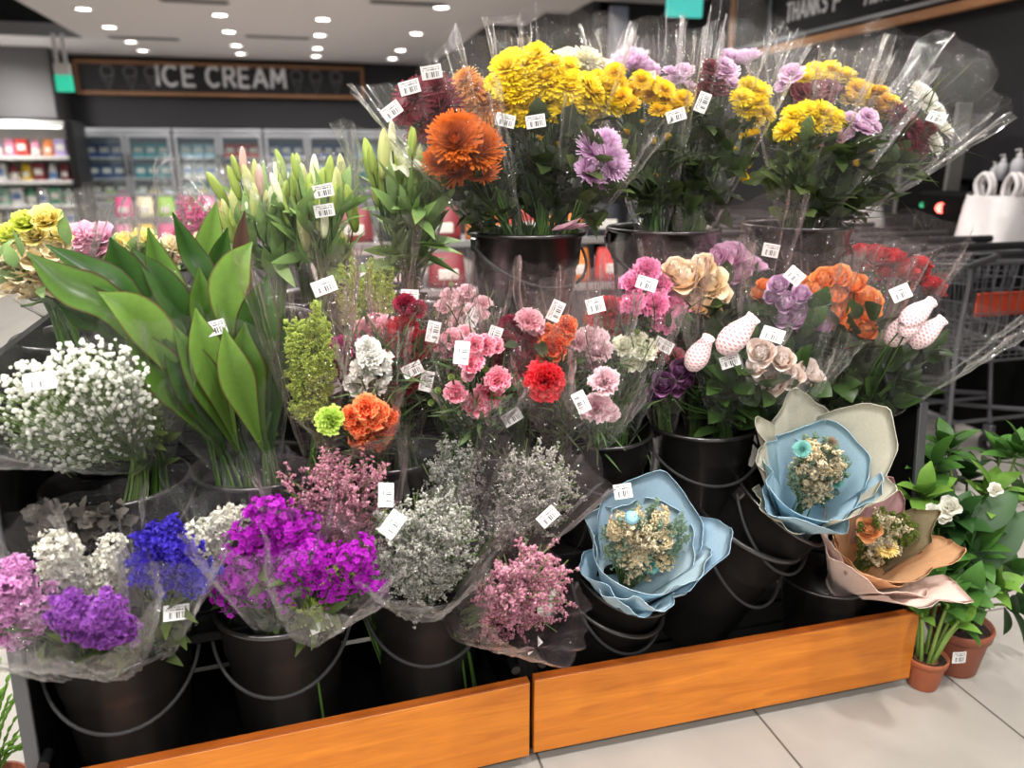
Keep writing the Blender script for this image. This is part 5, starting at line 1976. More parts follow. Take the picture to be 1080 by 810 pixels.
def ti(label, base, top, rpx, foot, blades, sleeve=True, price=None):
    b = Bq('leaf_bouquet', label, base, top, rpx, foot, group='bundles of broad green leaves')
    for (pts, wpx, mat, dys) in blades:
        mb = MB()
        P3 = [b.pos(px, py, dy) for (px, py), dy in zip(pts, dys)]
        path = smooth_path(P3, 16)[::-1]         # base to tip
        n = len(path)
        w0 = wpx * depth(path[n // 2]) / FPX / 2
        sv = np.linspace(0, 1, n)
        w = w0 * np.clip(np.sin(PI * np.clip(sv, 0, 1) ** 1.02), 0, 1) ** 1.25 + .0016
        tg = np.gradient(path, axis=0)
        rows, tt = [], []
        for i in range(n):
            d = unit(tg[i])
            tocam = unit(CAMP - path[i])
            sd = unit(np.cross(d, tocam + np.array([.25, 0, .25])))
            nn = np.cross(sd, d)
            for k in (-1, -.85, -.4, 0, .4, .85, 1):
                rows.append(path[i] + sd * w[i] * k + nn * (-.28 * w[i] * abs(k) ** 1.3) * -1)
                tt.append(abs(k))
        mb.add(np.array(rows), gridf(7, n), tt)
        tube(mb, [b.foot + RNG.normal(size=3) * np.array([.02, .02, 0]) + np.array([0, 0, .003]), b.B, path[0] * .5 + b.B * .5, path[1]], .003, 5, t=.3)
        mb.obj('broad_leaf', mat, b.root, origin=b.foot)
    if sleeve:
        b.sleeve(FILM_SOFT, ext=.85, jag=.14, cut=.1, rk=.92)
    b.stem_bundle(12, r=.0035)
    if price:
        b.price(*price)
    return b


ti('bundle of broad dark-rimmed green leaves arching far left over the baby breath', (232, 482, 1.70), (120, 285, 1.60), 78, ft(M2, -.05, -.03), [
    ([(28, 266), (70, 300), (125, 332), (200, 440)], 44, TI, (.0, -.02, -.02, 0)),
    ([(48, 258), (92, 284), (140, 318), (205, 440)], 30, TI2, (.03, .02, .0, 0)),
    ([(116, 250), (130, 285), (165, 345), (215, 440)], 42, TI2, (.06, .05, .03, 0)),
    ([(104, 308), (140, 330), (178, 375), (225, 455)], 46, TI3, (-.08, -.08, -.06, 0)),
    ([(140, 262), (172, 300), (198, 350), (228, 450)], 34, TI2, (.08, .06, .04, 0)),
    ([(60, 320), (85, 335), (120, 352), (200, 450)], 26, TI2, (.0, .0, 0, 0)),
    ([(130, 340), (160, 380), (190, 420), (228, 470)], 46, TI, (-.08, -.09, -.07, -.03)),
    ([(170, 352), (192, 395), (212, 430), (238, 475)], 36, TI2, (-.06, -.07, -.05, -.03))])
ti('bundle of broad green leaves standing upright in the middle of the left rack', (258, 484, 1.72), (200, 270, 1.66), 62, ft(M2, 0, 0), [
    ([(182, 224), (200, 265), (222, 310), (245, 440)], 26, TI2, (.05, .05, .03, 0)),
    ([(156, 240), (168, 280), (196, 335), (240, 440)], 30, TI, (.03, .02, .0, 0)),
    ([(228, 213), (222, 245), (218, 290), (246, 430)], 26, TI3, (.09, .09, .08, 0)),
    ([(240, 240), (232, 270), (228, 310), (250, 430)], 24, TI2, (.08, .08, .06, 0)),
    ([(206, 325), (215, 365), (230, 410), (252, 475)], 40, TI3, (-.08, -.09, -.08, -.03)),
    ([(182, 342), (206, 385), (226, 425), (250, 478)], 36, TI, (-.1, -.1, -.08, -.03)),
    ([(210, 282), (214, 320), (228, 370), (250, 460)], 34, TI, (.0, -.02, -.03, -.0))], price=(226, 346, 12))
ti('bundle of broad light green leaves beside the feathery green filler', (282, 484, 1.71), (262, 290, 1.64), 54, ft(M2, .03, 0), [
    ([(266, 255), (246, 285), (240, 330), (268, 440)], 40, TI3, (.0, -.03, -.03, 0)),
    ([(258, 222), (254, 260), (258, 320), (275, 440)], 18, petal_mat('#3d2a24', '#4f3a2c', key='dark'), (.07, .07, .06, 0)),
    ([(282, 290), (272, 330), (272, 380), (284, 465)], 46, TI2, (.0, -.02, -.02, 0)),
    ([(258, 340), (256, 380), (264, 420), (282, 475)], 44, TI, (-.07, -.08, -.06, -.02)),
    ([(236, 345), (244, 385), (258, 425), (278, 478)], 38, TI3, (-.09, -.1, -.08, -.03)),
    ([(300, 330), (290, 370), (286, 420), (288, 475)], 36, TI2, (.02, 0, 0, 0))])
LI = 'wrapped lily bunches'
M_LILYTINT = FILM


def lily(label, base, top, r, foot, buds, n=30, price=(), blooms=(), pal=None):
    b = Bq('lily_bouquet', label, base, top, r, foot, group=LI)
    for (x, y, s, m, lean) in buds:
        b.heads('lilybud', m, [(x, y, s)], along=(lean, -.12, 1))
    if blooms:
        b.heads('lily', LILYWHITE, blooms, face=1.2)
    b.leaves(int(n * 1.4), (.02, .72), .12, .015, LILYLEAF, 0, .3, .5, .8, .15)
    for q in fill_pts(top[0], top[1] + 14, r * .8, r * .7, 13, 13):
        b.heads('lilybud', random.choice((LILYBUD, LILYBUDY, LILYBUD, LILYWHITE)), [q[:3] + (RNG.uniform(-.05, .06),)], along=((q[0] - top[0]) / r * .4, -.1, 1))
    b.stem_bundle().sleeve(FILM_SOFT if pal is None else pal, ext=1.22, jag=.08, rk=1.05)
    for p in price:
        b.price(*p)
    return b


lily('green lily bud bunch with one pale open lily, left of the orange chrysanthemums', (432, 292, 1.94), (428, 165, 1.88), 56, ft(L2, .0, -.03), [
    (459, 212, 24, LILYBUD, .35), (415, 190, 20, LILYBUD, .05), (440, 185, 20, LILYBUD, .08), (390, 172, 20, LILYBUD, -.15), (404, 162, 20, LILYBUDY, .12), (434, 152, 14, LILYBUD, .1), (396, 200, 14, LILYBUD, -.1)], 80, blooms=[(421, 168, 20)])
lily('cream lily bud bunch with two stickers, in the middle of the lilies', (345, 296, 1.97), (325, 195, 1.96), 52, ft(L1, .07, -.02), [
    (319, 240, 20, LILYBUDY, -.15), (366, 262, 17, LILYBUDY, -.35), (370, 220, 20, LILYBUD, -.2), (338, 225, 16, LILYBUDY, 0), (355, 200, 18, LILYBUDY, .1), (300, 222, 16, LILYBUD, -.1), (348, 185, 16, LILYBUD, .05), (325, 200, 14, LILYBUD, 0)], 46, price=((341, 201, 10), (342, 222, 8)))
lily('pale yellow green lily bud bunch at the back left of the lilies', (295, 296, 2.0), (262, 195, 2.02), 50, ft(L1, -.0, .0), [
    (263, 195, 17, LILYBUDY, -.1), (283, 220, 15, LILYBUDY, .1), (248, 220, 15, LILYBUDY, -.15), (300, 208, 14, LILYBUD, .1), (256, 170, 12, LILYPINK, 0), (274, 190, 13, LILYPINK, .15), (240, 240, 14, LILYBUD, -.2)], 40)
lily('pink tinged lily bud bunch behind the other lilies, below the freezers', (322, 290, 2.27), (308, 190, 2.26), 46, ft(K3, 0, -.02), [
    (290, 200, 12, LILYPINK, -.1), (312, 188, 13, LILYBUDY, 0), (330, 182, 13, LILYPINK, .1), (346, 190, 14, LILYBUD, .1), (360, 182, 15, LILYBUDY, .1)], 36)

# --- lisianthus on the far side of the rack
LS = 'lisianthus bunches at the back left'
b = Bq('lisianthus_bouquet', 'yellow and peach lisianthus bunch at the left edge of the display', (62, 330, 1.90), (30, 250, 1.86), 66, ft(K1, 0, 0), group=LS)
b.heads('lisianthus', LIS_PEACH, [(18, 262, 17), (38, 266, 17), (20, 285, 16), (45, 285, 15), (58, 262, 13), (5, 272, 16), (54, 300, 13), (30, 304, 14), (8, 300, 14), (64, 284, 12)])
b.heads('lisianthus', LIS_GRN, [(26, 232, 13), (10, 245, 13), (2, 256, 12)])
b.heads('lisianthus', LIS_YEL, [(48, 228, 14), (36, 246, 12), (62, 248, 11)])
b.leaves(36, (.1, .95), .06, .014, LILYLEAF, 0).stem_bundle().sleeve(FILM_SOFT, ext=1.25, jag=.08)
b = Bq('lisianthus_bouquet', 'pink lisianthus bunch behind the broad leaves', (130, 310, 2.12), (98, 250, 2.06), 44, ft(K2, -.06, -.03), group=LS)
b.heads('lisianthus', LIS_PINK, [(83, 248, 15), (104, 246, 15), (94, 264, 13), (112, 262, 12), (100, 284, 14), (84, 272, 12), (108, 276, 11)])
b.leaves(26, (.1, .8), .06, .014, LILYLEAF, 0).stem_bundle().sleeve(FILM_SOFT, ext=1.25, jag=.08)
b = Bq('lisianthus_bouquet', 'pale yellow lisianthus bunch behind the broad leaves, right of the pink lisianthus', (148, 308, 2.17), (140, 250, 2.16), 42, ft(K2, -.02, 0), group=LS)
b.heads('lisianthus', LIS_YEL, [(132, 252, 12), (146, 256, 13), (140, 268, 12), (152, 248, 11), (126, 264, 10)])
b.leaves(26, (.1, .8), .06, .014, LILYLEAF, 0).stem_bundle().sleeve(FILM_SOFT, ext=1.9, jag=.08)
b = Bq('lisianthus_bouquet', 'peach lisianthus bunch hidden between the upright broad leaves', (165, 308, 2.19), (180, 258, 2.18), 38, ft(K2, .03, 0), group=LS)
b.heads('lisianthus', LIS_PEACH, [(170, 262, 12), (184, 258, 12), (178, 274, 12), (206, 268, 10), (212, 256, 10)])
b.leaves(26, (.1, .8), .06, .014, LILYLEAF, 0).stem_bundle().sleeve(FILM_SOFT, ext=1.6, jag=.08)
b = Bq('dyed_flower_bouquet', 'hot pink feathery flower bunch rising behind the broad leaves', (180, 300, 2.22), (204, 222, 2.24), 34, ft(K2, .06, .03))
b.plume(PINKFLUFF, (203, 230, 22, 32), 30, per=130).stem_bundle().sleeve(FILM_SOFT, ext=1.6, jag=.1)

# --- front row
ST = 'wrapped statice bunches in the front row'
b = Bq('statice_bouquet', 'light pink statice bunch at the bottom left edge', (92, 706, 1.52), (8, 628, 1.38), 62, ft(D1, -.05, -.04, .32), group=ST)
b.heads('statice', ST_PINK, [(12, 618, 19), (26, 634, 19), (8, 645, 18), (28, 662, 16), (2, 628, 17), (14, 665, 14), (18, 600, 12)])
b.leaves(36, (0, .8), .06, .01, MUMLEAF2, 0, .5, fill=.55).stem_bundle(up=.05).sleeve(FILM, ext=1.25, jag=.14, rk=1.2)
b = Bq('statice_bouquet', 'purple statice bunch in front, between the light pink and the blue ones', (138, 704, 1.50), (100, 650, 1.33), 54, ft(D1, -.02, -.05, .32), group=ST)
b.heads('statice', ST_PURP, [(72, 638, 14), (93, 648, 16), (112, 640, 15), (84, 662, 15), (104, 666, 16), (124, 658, 15), (134, 668, 11), (66, 650, 12), (118, 672, 10)])
b.leaves(30, (0, .7), .06, .01, MUMLEAF2, 0, .5, fill=.55).stem_bundle(up=.05).sleeve(FILM, ext=1.25, jag=.1, rk=1.15)
b = Bq('statice_bouquet', 'white statice bunch backed by crumpled dark leaves, behind the purple one', (128, 690, 1.58), (84, 572, 1.50), 64, ft(D1, -.0, 0, .32), group=ST)
b.heads('statice', ST_WHITE, [(66, 578, 15), (74, 594, 16), (58, 596, 13), (108, 604, 14), (118, 590, 14), (112, 620, 14), (80, 612, 13), (120, 574, 10), (62, 610, 12)], dy=-.04)
mb = MB()
for i in range(170):
    p = b.pos(84 + RNG.uniform(-46, 46), 550 + RNG.uniform(-12, 26), RNG.uniform(-.01, .05))
    leafgeo(mb, p, RNG.normal(size=3) * np.array([1, .3, .6]) + np.array([0, 0, .4]), unit(CAMP - p) + RNG.normal(size=3) * .6, .03, .011, RNG.uniform(-1.5, 1.5), .2)
mb.obj('crumpled_leaves', leaf_mat('#2c2a27', '#4a4640', .8, .05, key='dry'), b.root, origin=b.foot, label='crumpled dark grey leaves')
b.leaves(24, (0, .7), .06, .01, MUMLEAF2, 0, .5, fill=.55).stem_bundle(up=.05).sleeve(FILM, ext=1.18, jag=.08, rk=1.0)
b = Bq('statice_bouquet', 'deep violet blue statice bunch with a sticker, in the left front bucket', (160, 700, 1.53), (180, 585, 1.38), 52, ft(D1, .03, -.03, .32), group=ST)
b.heads('statice', ST_BLUE, [(160, 572, 14), (176, 566, 14), (190, 580, 15), (156, 590, 15), (176, 594, 16), (200, 592, 14), (212, 606, 14), (192, 610, 15), (170, 612, 14), (150, 604, 12), (206, 616, 11), (182, 578, 13)])
b.leaves(30, (0, .7), .06, .01, MUMLEAF2, 0, .5, fill=.55).stem_bundle(up=.05).sleeve(FILM, ext=1.15, jag=.1, rk=1.0).price(186, 646, -12)
b = Bq('statice_bouquet', 'white statice bunch between the violet blue and the magenta flowers', (285, 672, 1.62), (232, 552, 1.52), 50, ft(D2, -.05, .02, .32), group=ST)
b.heads('statice', ST_WHITE, [(222, 562, 14), (238, 552, 15), (212, 574, 13), (206, 568, 11), (250, 546, 13), (230, 576, 13), (216, 586, 12), (244, 564, 12)])
b.leaves(30, (0, .9), .06, .012, MUMLEAF, 0).stem_bundle(up=.05).sleeve(FILM, ext=1.2, jag=.1)
WI = 'wrapped magenta bunches in the front row'
b = Bq('sweet_william_bouquet', 'vivid magenta clustered flower bunch, the left of the two', (298, 672, 1.56), (276, 562, 1.40), 62, ft(D2, -.01, -.03, .32), group=WI)
b.heads('william', WILLIAM, small([(286, 540), (266, 556), (304, 556), (256, 580), (278, 574), (300, 580), (250, 604), (268, 602), (314, 574), (286, 604), (246, 622), (270, 624), (292, 552), (318, 560)], 19))
b.leaves(50, (0, .85), .06, .012, MUMLEAF2, 0, .5, fill=.55).stem_bundle(up=.05).sleeve(FILM, ext=1.2, jag=.1)
b = Bq('sweet_william_bouquet', 'magenta clustered flower bunch with green gaps and a sticker, the right of the two', (322, 672, 1.52), (346, 600, 1.34), 58, ft(D2, .04, -.05, .32), group=WI)
b.heads('william', WILLIAM, small([(328, 582), (350, 592), (310, 602), (368, 588), (330, 612), (348, 622), (378, 602), (382, 582), (304, 624), (362, 612), (340, 604), (386, 612), (318, 592)], 15))
b.plume(SOLID, (328, 638, 24, 10), 12, name='green_tips', per=80)
b.plume(SOLID, (368, 594, 14, 8), 8, name='green_tips', per=60)
b.leaves(50, (0, .95), .05, .010, MUMLEAF2, 0, .5, fill=.55).stem_bundle(up=.05).sleeve(FILM, ext=1.15, jag=.1).price(338, 658, 14)
SL = 'wrapped sea lavender bunches'
b = Bq('sea_lavender_bouquet', 'pink sea lavender bunch below the orange red carnations', (385, 640, 1.60), (356, 522, 1.46), 60, ft(D3, -.06, -.01, .32), group=SL)
b.mist(LIM_PINK, (356, 522, 60, 48), 46, 15, 11, .0042).stem_bundle(up=.05).sleeve(FILM_SMOKE, ext=1.2, jag=.12).price(407, 522, 80)
b = Bq('sea_lavender_bouquet', 'silvery grey sea lavender bunch, the wide left one above the middle front bucket', (445, 648, 1.57), (446, 580, 1.38), 66, ft(D3, -.01, -.03, .32), group=SL)
b.mist(LIM_GREY, (448, 576, 64, 66), 70, 16, 12, .0033).stem_bundle(up=.05).sleeve(FILM, ext=1.12, jag=.1).price(414, 553, 50)
b = Bq('sea_lavender_bouquet', 'silvery grey sea lavender bunch standing tall behind, in the gap under the spray carnations', (455, 645, 1.62), (480, 500, 1.58), 52, ft(D3, .0, .03, .32), group=SL)
b.mist(LIM_GREY, (482, 506, 42, 50), 40, 16, 12, .0033).stem_bundle(up=.05).sleeve(FILM, ext=1.28, jag=.1)
b = Bq('sea_lavender_bouquet', 'silvery grey sea lavender bunch leaning right towards the pale blue bouquet', (470, 648, 1.58), (566, 502, 1.48), 58, ft(D3, .04, -.01, .32), group=SL)
b.mist(LIM_GREY, (562, 512, 52, 52), 48, 16, 12, .0033).stem_bundle(up=.05).sleeve(FILM_SMOKE, ext=1.22, jag=.14).price(578, 545, 45)
b = Bq('sea_lavender_bouquet', 'pink sea lavender bunch lying low in front, sticker at its lower edge', (478, 660, 1.52), (556, 628, 1.30), 62, ft(D3, .05, -.06, .32), group=SL)
b.mist(LIM_PINK, (556, 622, 54, 56), 46, 15, 11, .0042).stem_bundle(up=.05).sleeve(FILM_SMOKE, ext=1.12, jag=.08, rk=1.05).price(561, 679, 30, 0, -.02)


# --- bouquets in coloured paper
def sheet(b, mat, phi, span, r0, r1, L, peak, name='wrapping_paper', wav=.07, nw=4, curl=.0, start=-.05, nu=30, nv=16, thick=.0012, seed=0, flatc=.9, label=None, asym=0.0):
    """one folded sheet of wrapping paper: a sector of a cone with a square corner at its peak"""
    rg = np.random.default_rng(seed + 11)
    bs = basis(b.ax, unit(CAMP - b.T))
    e1, e2 = bs[:, 0], bs[:, 1]
    if np.dot(e2, CAMP - b.T) < 0:
        e2 = -e2
    if np.dot(e1, np.array([1.0, 0, 0])) < 0:
        e1 = -e1
    uu = np.linspace(-1, 1, nu)
    vv = np.linspace(0, 1, nv)
    V, U = np.meshgrid(vv, uu, indexing='ij')
    top = L * (1 + peak * (1 - np.abs(uu - asym) ** 1.0 * 1.0))
    H = L * start + V * (top[None] - L * start)
    A = D(phi) + U * D(span) / 2
    R = r0 + (r1 - r0) * np.clip(H / L, 0, 1.6) ** 1.15
    p1, p2, p3 = rg.uniform(0, 6, 3)
    tri = lambda x: np.arcsin(np.sin(x) * .985) / 1.4
    R = R * (1 + wav * V ** 1.3 * tri(nw * U * 2.2 + p1) + wav * .3 * V * tri(nw * U * 4.7 + p2 + V * 3)) + curl * r1 * np.clip(V - .75, 0, 1) ** 1.3 * 4
    X = R[..., None] * (np.cos(A)[..., None] * e1 + flatc * np.sin(A)[..., None] * e2) + H[..., None] * b.ax + b.B
    fine = rg.normal(size=R.shape) * .0012
    X = X + fine[..., None] * b.ax
    nrm = np.cos(A)[..., None] * e1 + np.sin(A)[..., None] * e2
    mb = MB()
    outer = (X + nrm * thick / 2).reshape(-1, 3)
    inner = (X - nrm * thick / 2).reshape(-1, 3)
    f = gridf(nu, nv)
    n = nu * nv
    edge = []
    loop = [j for j in range(nu)] + [i * nu + nu - 1 for i in range(1, nv)] + [(nv - 1) * nu + j for j in range(nu - 2, -1, -1)] + [i * nu for i in range(nv - 2, 0, -1)]
    for a, c in zip(loop, loop[1:] + loop[:1]):
        edge.append((a, c, n + c, n + a))
    mb.add(np.concatenate([outer, inner]), np.concatenate([f, f[:, ::-1] + n, np.array(edge)]))
    return mb.obj(name, mat, b.root, origin=b.foot, label=label)


P_BLUE = paper_mat('blue_tissue', '#cbe4f0', .18)
P_BLUE2 = paper_mat('blue_felt_paper', '#abc9dd', .12)
P_BLUE3 = paper_mat('sky_tissue', '#c8e8f8', .2)
P_CREAM = paper_mat('cream_paper', '#dedac8', .15)
P_PEACH = paper_mat('peach_kraft_paper', '#eab98c', .15)
P_BLUSH = paper_mat('blush_paper', '#f9e2d8', .2)
P_KHAKI = paper_mat('khaki_paper', '#a89a7a', .2)
BALLB = petal_mat('#8fc3d2', '#a9dbe6', var=.05)
DRY = 'small dried flower bouquets in coloured paper'


def dried(b, center, rx, ry, seed, warm=False):
    cx, cy = center
    b.plume(SAGE if not warm else petal_mat('#4c5a2a', '#7d8a3c', '#96a04a'), (cx, cy, rx, ry), 70, name='dried_sage_sprigs', per=130, dyr=.03, ln=.035)
    b.mist(DRYCREAM, (cx, cy, rx * .8, ry * .8), 34, 14, 9, .0045, name='dried_cream_sprays', blen=.03)
    return b


b = Bq('dried_flower_bouquet', 'dried flower bouquet wrapped all in pale blue paper, with a sticker at its back', tuple(np.array([650, 640])) + (1.60,), (684, 566, 1.42), 52, tuple(D4 - A4 * .24), group=DRY, face=1.0)
dried(b, (683, 568), 50, 42, 1)
b.heads('statice', DRYCREAM, [(655, 556, 9), (648, 564, 8), (662, 565, 9), (690, 562, 9), (698, 548, 8), (664, 585, 9), (680, 588, 8), (697, 588, 9), (702, 568, 8), (672, 545, 7), (655, 575, 7)], stem=False)
b.heads('ball', BALLB, [(666, 546, 7.5, -.04)], name='blue_ball', stem=False)
b.heads('fullmum', TEAL, [(686, 596, 8, -.03)], name='teal_pompon', stem=False)
sheet(b, P_BLUE, 90, 359, .03, .112, b.L * .78, .0, seed=40, wav=.04, label='inner paper cone')
sheet(b, P_BLUE2, 258, 170, 0.040, 0.122, b.L * 0.97, 0.25, seed=1, wav=.04)
sheet(b, P_BLUE2, 335, 100, 0.040, 0.134, b.L * 0.88, 0.38, seed=2, wav=.04)
sheet(b, P_BLUE, 282, 150, 0.036, 0.112, b.L * 0.90, 0.13, seed=3, wav=.05)
sheet(b, P_BLUE, 355, 100, 0.036, 0.117, b.L * 0.84, 0.27, seed=4, wav=.06)
sheet(b, P_BLUE, 192, 110, 0.036, 0.117, b.L * 0.81, 0.19, seed=5, wav=.12, nw=3)
sheet(b, P_BLUE3, 108, 150, 0.036, 0.117, b.L * 0.61, 0.19, seed=6, wav=.15, nw=3, curl=.05)
sheet(b, P_BLUE, 58, 110, 0.040, 0.120, b.L * 0.65, 0.27, seed=7, wav=.13, nw=3)
b.price(657, 518, 12, 1, .06)

b = Bq('dried_flower_bouquet', 'dried flower bouquet in cream and sky blue paper, in the upper tilted bucket', (838, 552, 1.60), (864, 492, 1.42), 50, tuple(D5b - A5b * .2), group=DRY, face=1.0)
dried(b, (866, 492), 34, 38, 2)
b.heads('statice', DRYCREAM, [(858, 478, 8), (866, 488, 9), (858, 502, 9), (872, 500, 8), (878, 490, 7), (868, 512, 8), (852, 470, 6), (860, 494, 7)], stem=False)
b.heads('fullmum', TEAL, [(846, 474, 8, -.02), (882, 510, 6, -.02)], name='teal_pompon', stem=False)
b.heads('wild', petal_mat('#6b5a4a', '#8d7a68', key='dryb'), [(876, 468, 6)], stem=False, name='dried_seed_head')
sheet(b, P_BLUE3, 90, 359, .03, .112, b.L * .78, .0, seed=41, wav=.04, label='inner paper cone')
sheet(b, P_CREAM, 228, 100, 0.050, 0.129, b.L * 0.97, 0.38, seed=11, wav=.05, label='cream paper sheet')
sheet(b, P_CREAM, 300, 130, 0.050, 0.129, b.L * 0.97, 0.46, seed=12, wav=.03, label='cream paper sheet')
sheet(b, P_CREAM, 185, 70, 0.050, 0.125, b.L * 0.91, 0.38, seed=13, wav=.1, label='cream paper sheet')
sheet(b, P_CREAM, 5, 100, 0.050, 0.125, b.L * 0.86, 0.38, seed=14, wav=.05, label='cream paper sheet')
sheet(b, P_BLUE3, 272, 160, 0.045, 0.114, b.L * 0.91, 0.19, seed=15, wav=.05, label='sky blue tissue sheet')
sheet(b, P_BLUE3, 190, 110, 0.045, 0.111, b.L * 0.83, 0.23, seed=16, wav=.12, label='sky blue tissue sheet')
sheet(b, P_BLUE3, 350, 110, 0.045, 0.117, b.L * 0.83, 0.30, seed=17, wav=.08, label='sky blue tissue sheet')
sheet(b, P_BLUE3, 100, 160, 0.045, 0.117, b.L * 0.64, 0.23, seed=18, wav=.14, nw=3, label='sky blue tissue sheet')
sheet(b, P_CREAM, 120, 90, 0.050, 0.121, b.L * 0.54, 0.28, seed=19, wav=.06, label='cream paper sheet')

b = Bq('dried_flower_bouquet', 'dried flower bouquet in peach and blush paper, at the right end of the front row', (892, 616, 1.58), (936, 560, 1.42), 50, tuple(np.array(D6) - np.array([0, 0, .185])), group=DRY, face=1.0)
dried(b, (937, 562), 34, 28, 3, True)
b.heads('openrose', petal_mat('#d08a50', '#e8b07a'), [(916, 558, 12, -.02)], stem=False)
b.heads('spray', petal_mat('#e0b95a', '#f3dc8e'), [(935, 578, 10, -.03)], stem=False)
b.heads('statice', DRYCREAM, [(930, 568, 7), (945, 562, 6)], stem=False)
b.heads('statice', petal_mat('#c06a5a', '#e09a80', key='c'), [(925, 586, 5), (948, 578, 5)], stem=False)
sheet(b, P_PEACH, 90, 359, .03, .112, b.L * .78, .0, seed=42, wav=.04, label='inner paper cone')
sheet(b, P_KHAKI, 300, 70, 0.045, 0.098, b.L * 0.92, 0.32, seed=21, wav=.06, label='khaki paper sheet')
sheet(b, paper_mat('dusty_pink_tissue', '#e0b6b8', .2), 240, 70, 0.045, 0.108, b.L * 0.94, 0.28, seed=22, wav=.1, label='dusty pink tissue')
sheet(b, P_PEACH, 345, 90, 0.040, 0.116, b.L * 0.84, 0.46, seed=23, wav=.06, label='peach paper sheet')
sheet(b, P_PEACH, 190, 110, 0.040, 0.100, b.L * 0.75, 0.23, seed=24, wav=.06, label='peach paper sheet')
sheet(b, P_PEACH, 80, 130, 0.040, 0.112, b.L * 0.74, 0.15, seed=25, wav=.06, label='peach paper sheet')
sheet(b, P_BLUSH, 150, 110, 0.050, 0.136, b.L * 0.80, 0.28, seed=26, wav=.08, label='blush paper sheet')
sheet(b, P_BLUSH, 78, 130, 0.050, 0.148, b.L * 0.80, 0.26, seed=27, wav=.07, label='blush paper sheet')
sheet(b, P_BLUSH, 22, 80, 0.050, 0.160, b.L * 0.76, 0.57, seed=28, wav=.06, label='blush paper sheet')


# ================================================================== potted plants
PL_LEAF = leaf_mat('#2b4c20', '#4c7832', .4, .2, key='pot')
PL_DARK = leaf_mat('#1c3618', '#33592a', .42, .15, key='pot')
PL_LIGHT = leaf_mat('#4f752c', '#7aa546', .42, .25, key='pot')


def pot(t, r, h, mat, loc, bands=True):
    mb = MB()
    prof = [(.001, 0), (r * .68, 0), (r * .72, .004), (r * .92, h * .78), (r * .93, h * .79), (r * 1.0, h * .80), (r * 1.03, h * .97), (r * 1.0, h), (r * .93, h * .98), (r * .9, h * .86), (.001, h * .86)]
    if bands:
        prof[4:4] = []
    lathe(mb, prof, 40)
    p = mb.obj('pot', mat, t)
    mb = MB()
    rr = np.linspace(0, 1, 8)
    lathe(mb, [(max(.001, r * .9 * k), h * (.9 - .03 * k * k) + .004 * math.sin(9 * k)) for k in rr[::-1]], 30)
    mb.obj('soil', M_SOIL, t)
    return p


def whorl(mb, p, d, n, L, Wd, spread=.9, bend=.7):
    d = unit(d)
    B = basis(d, RNG.normal(size=3))
    for i in range(n):
        a = i * 2.4 + RNG.uniform(-.3, .3)
        k = i / n
        rad = B[:, 0] * math.cos(a) + B[:, 1] * math.sin(a)
        dd = unit(d * (1.1 - spread * k) + rad * (.35 + spread * k))
        leafgeo(mb, p - d * .035 * k, dd, d - rad * .3, L * RNG.uniform(.75, 1.15), Wd * RNG.uniform(.85, 1.15), bend * RNG.uniform(.6, 1.4), 0, 8, .22)


c = W(1004, 702, z=0)
t = thing('potted_gardenia', 'leafy plant with white flowers in a wide brown pot, right of the rack', 'potted plant', (c[0], c[1], 0))
pt = pot(t, .085, .145, M_BROWNPOT, c)
o = bpy.data.objects.new('pot_sticker', STICKERS[1])
COL.objects.link(o)
o.parent = pt
q = W(1010, 692, y=c[1] - .073) - np.array([c[0], c[1], 0])
z = unit(np.array([-.15, -1, .1]))
x = unit(np.cross((0, 0, 1), z))
o.matrix_basis = mat4(np.stack([x, np.cross(z, x), z], 1), q + z * .006)
o['label'] = 'white barcode sticker'
tops = [(985, 490, .05), (1000, 470, .1), (975, 520, .0), (1020, 500, .12), (1056, 478, .1), (1074, 474, .0), (1046, 520, .0), (1010, 545, -.03), (1030, 580, -.05), (1064, 600, .0), (1048, 615, -.06), (985, 560, 0), (1078, 520, .08), (1000, 600, -.03), (1040, 550, .06), (1072, 640, -.03), (1020, 625, -.08), (980, 620, -.04)]
base = np.array([c[0], c[1], .12])
for i, (px, py, dy) in enumerate(tops):
    tip = W(px, py, y=c[1] + dy)
    mb = MB()
    path = smooth_path([base + RNG.normal(size=3) * np.array([.015, .015, 0]), base * .5 + tip * .5 + np.array([0, 0, .04]), tip], 10)
    tube(mb, path, np.linspace(.006, .003, len(path)), 6)
    st = mb.obj('branch', leaf_mat('#4a4a2a', '#5f7a38', .6, 0, key='branch'), t, origin=(c[0], c[1], 0))
    mb = MB()
    whorl(mb, tip, unit(tip - path[-4]) + np.array([0, -.2, .3]), 9, .10, .026)
    mb.obj('leaf_whorl', (PL_LEAF, PL_LEAF, PL_LIGHT, PL_DARK)[i % 4], st, origin=(c[0], c[1], 0))
    if i % 2 == 0:
        mb = MB()
        whorl(mb, path[6], np.array([0, -.2, 1]), 5, .09, .024)
        mb.obj('leaf_whorl', PL_DARK, st, origin=(c[0], c[1], 0))
for (a0, b0, L, Wd, nn) in (((1032, 598), (1078, 545), .2, .045, (-.4, -.6, .7)), ((1020, 600), (1060, 570), .17, .045, (-.2, -.8, .5)), ((1028, 560), (1078, 510), .16, .04, (-.3, -.5, .8))):
    mb = MB()
    p0, p1 = W(*a0, y=c[1] - .06), W(*b0, y=c[1] - .08)
    leafgeo(mb, p0, p1 - p0, nn, L, Wd, .5, 0, 10, .15)
    tube(mb, smooth_path([base, (base + p0) / 2 + np.array([-.01, 0, 0]), p0, p0 + (p1 - p0) * .2], 10), .005, 6)
    mb.obj('large_leaf', PL_DARK, t, origin=(c[0], c[1], 0))
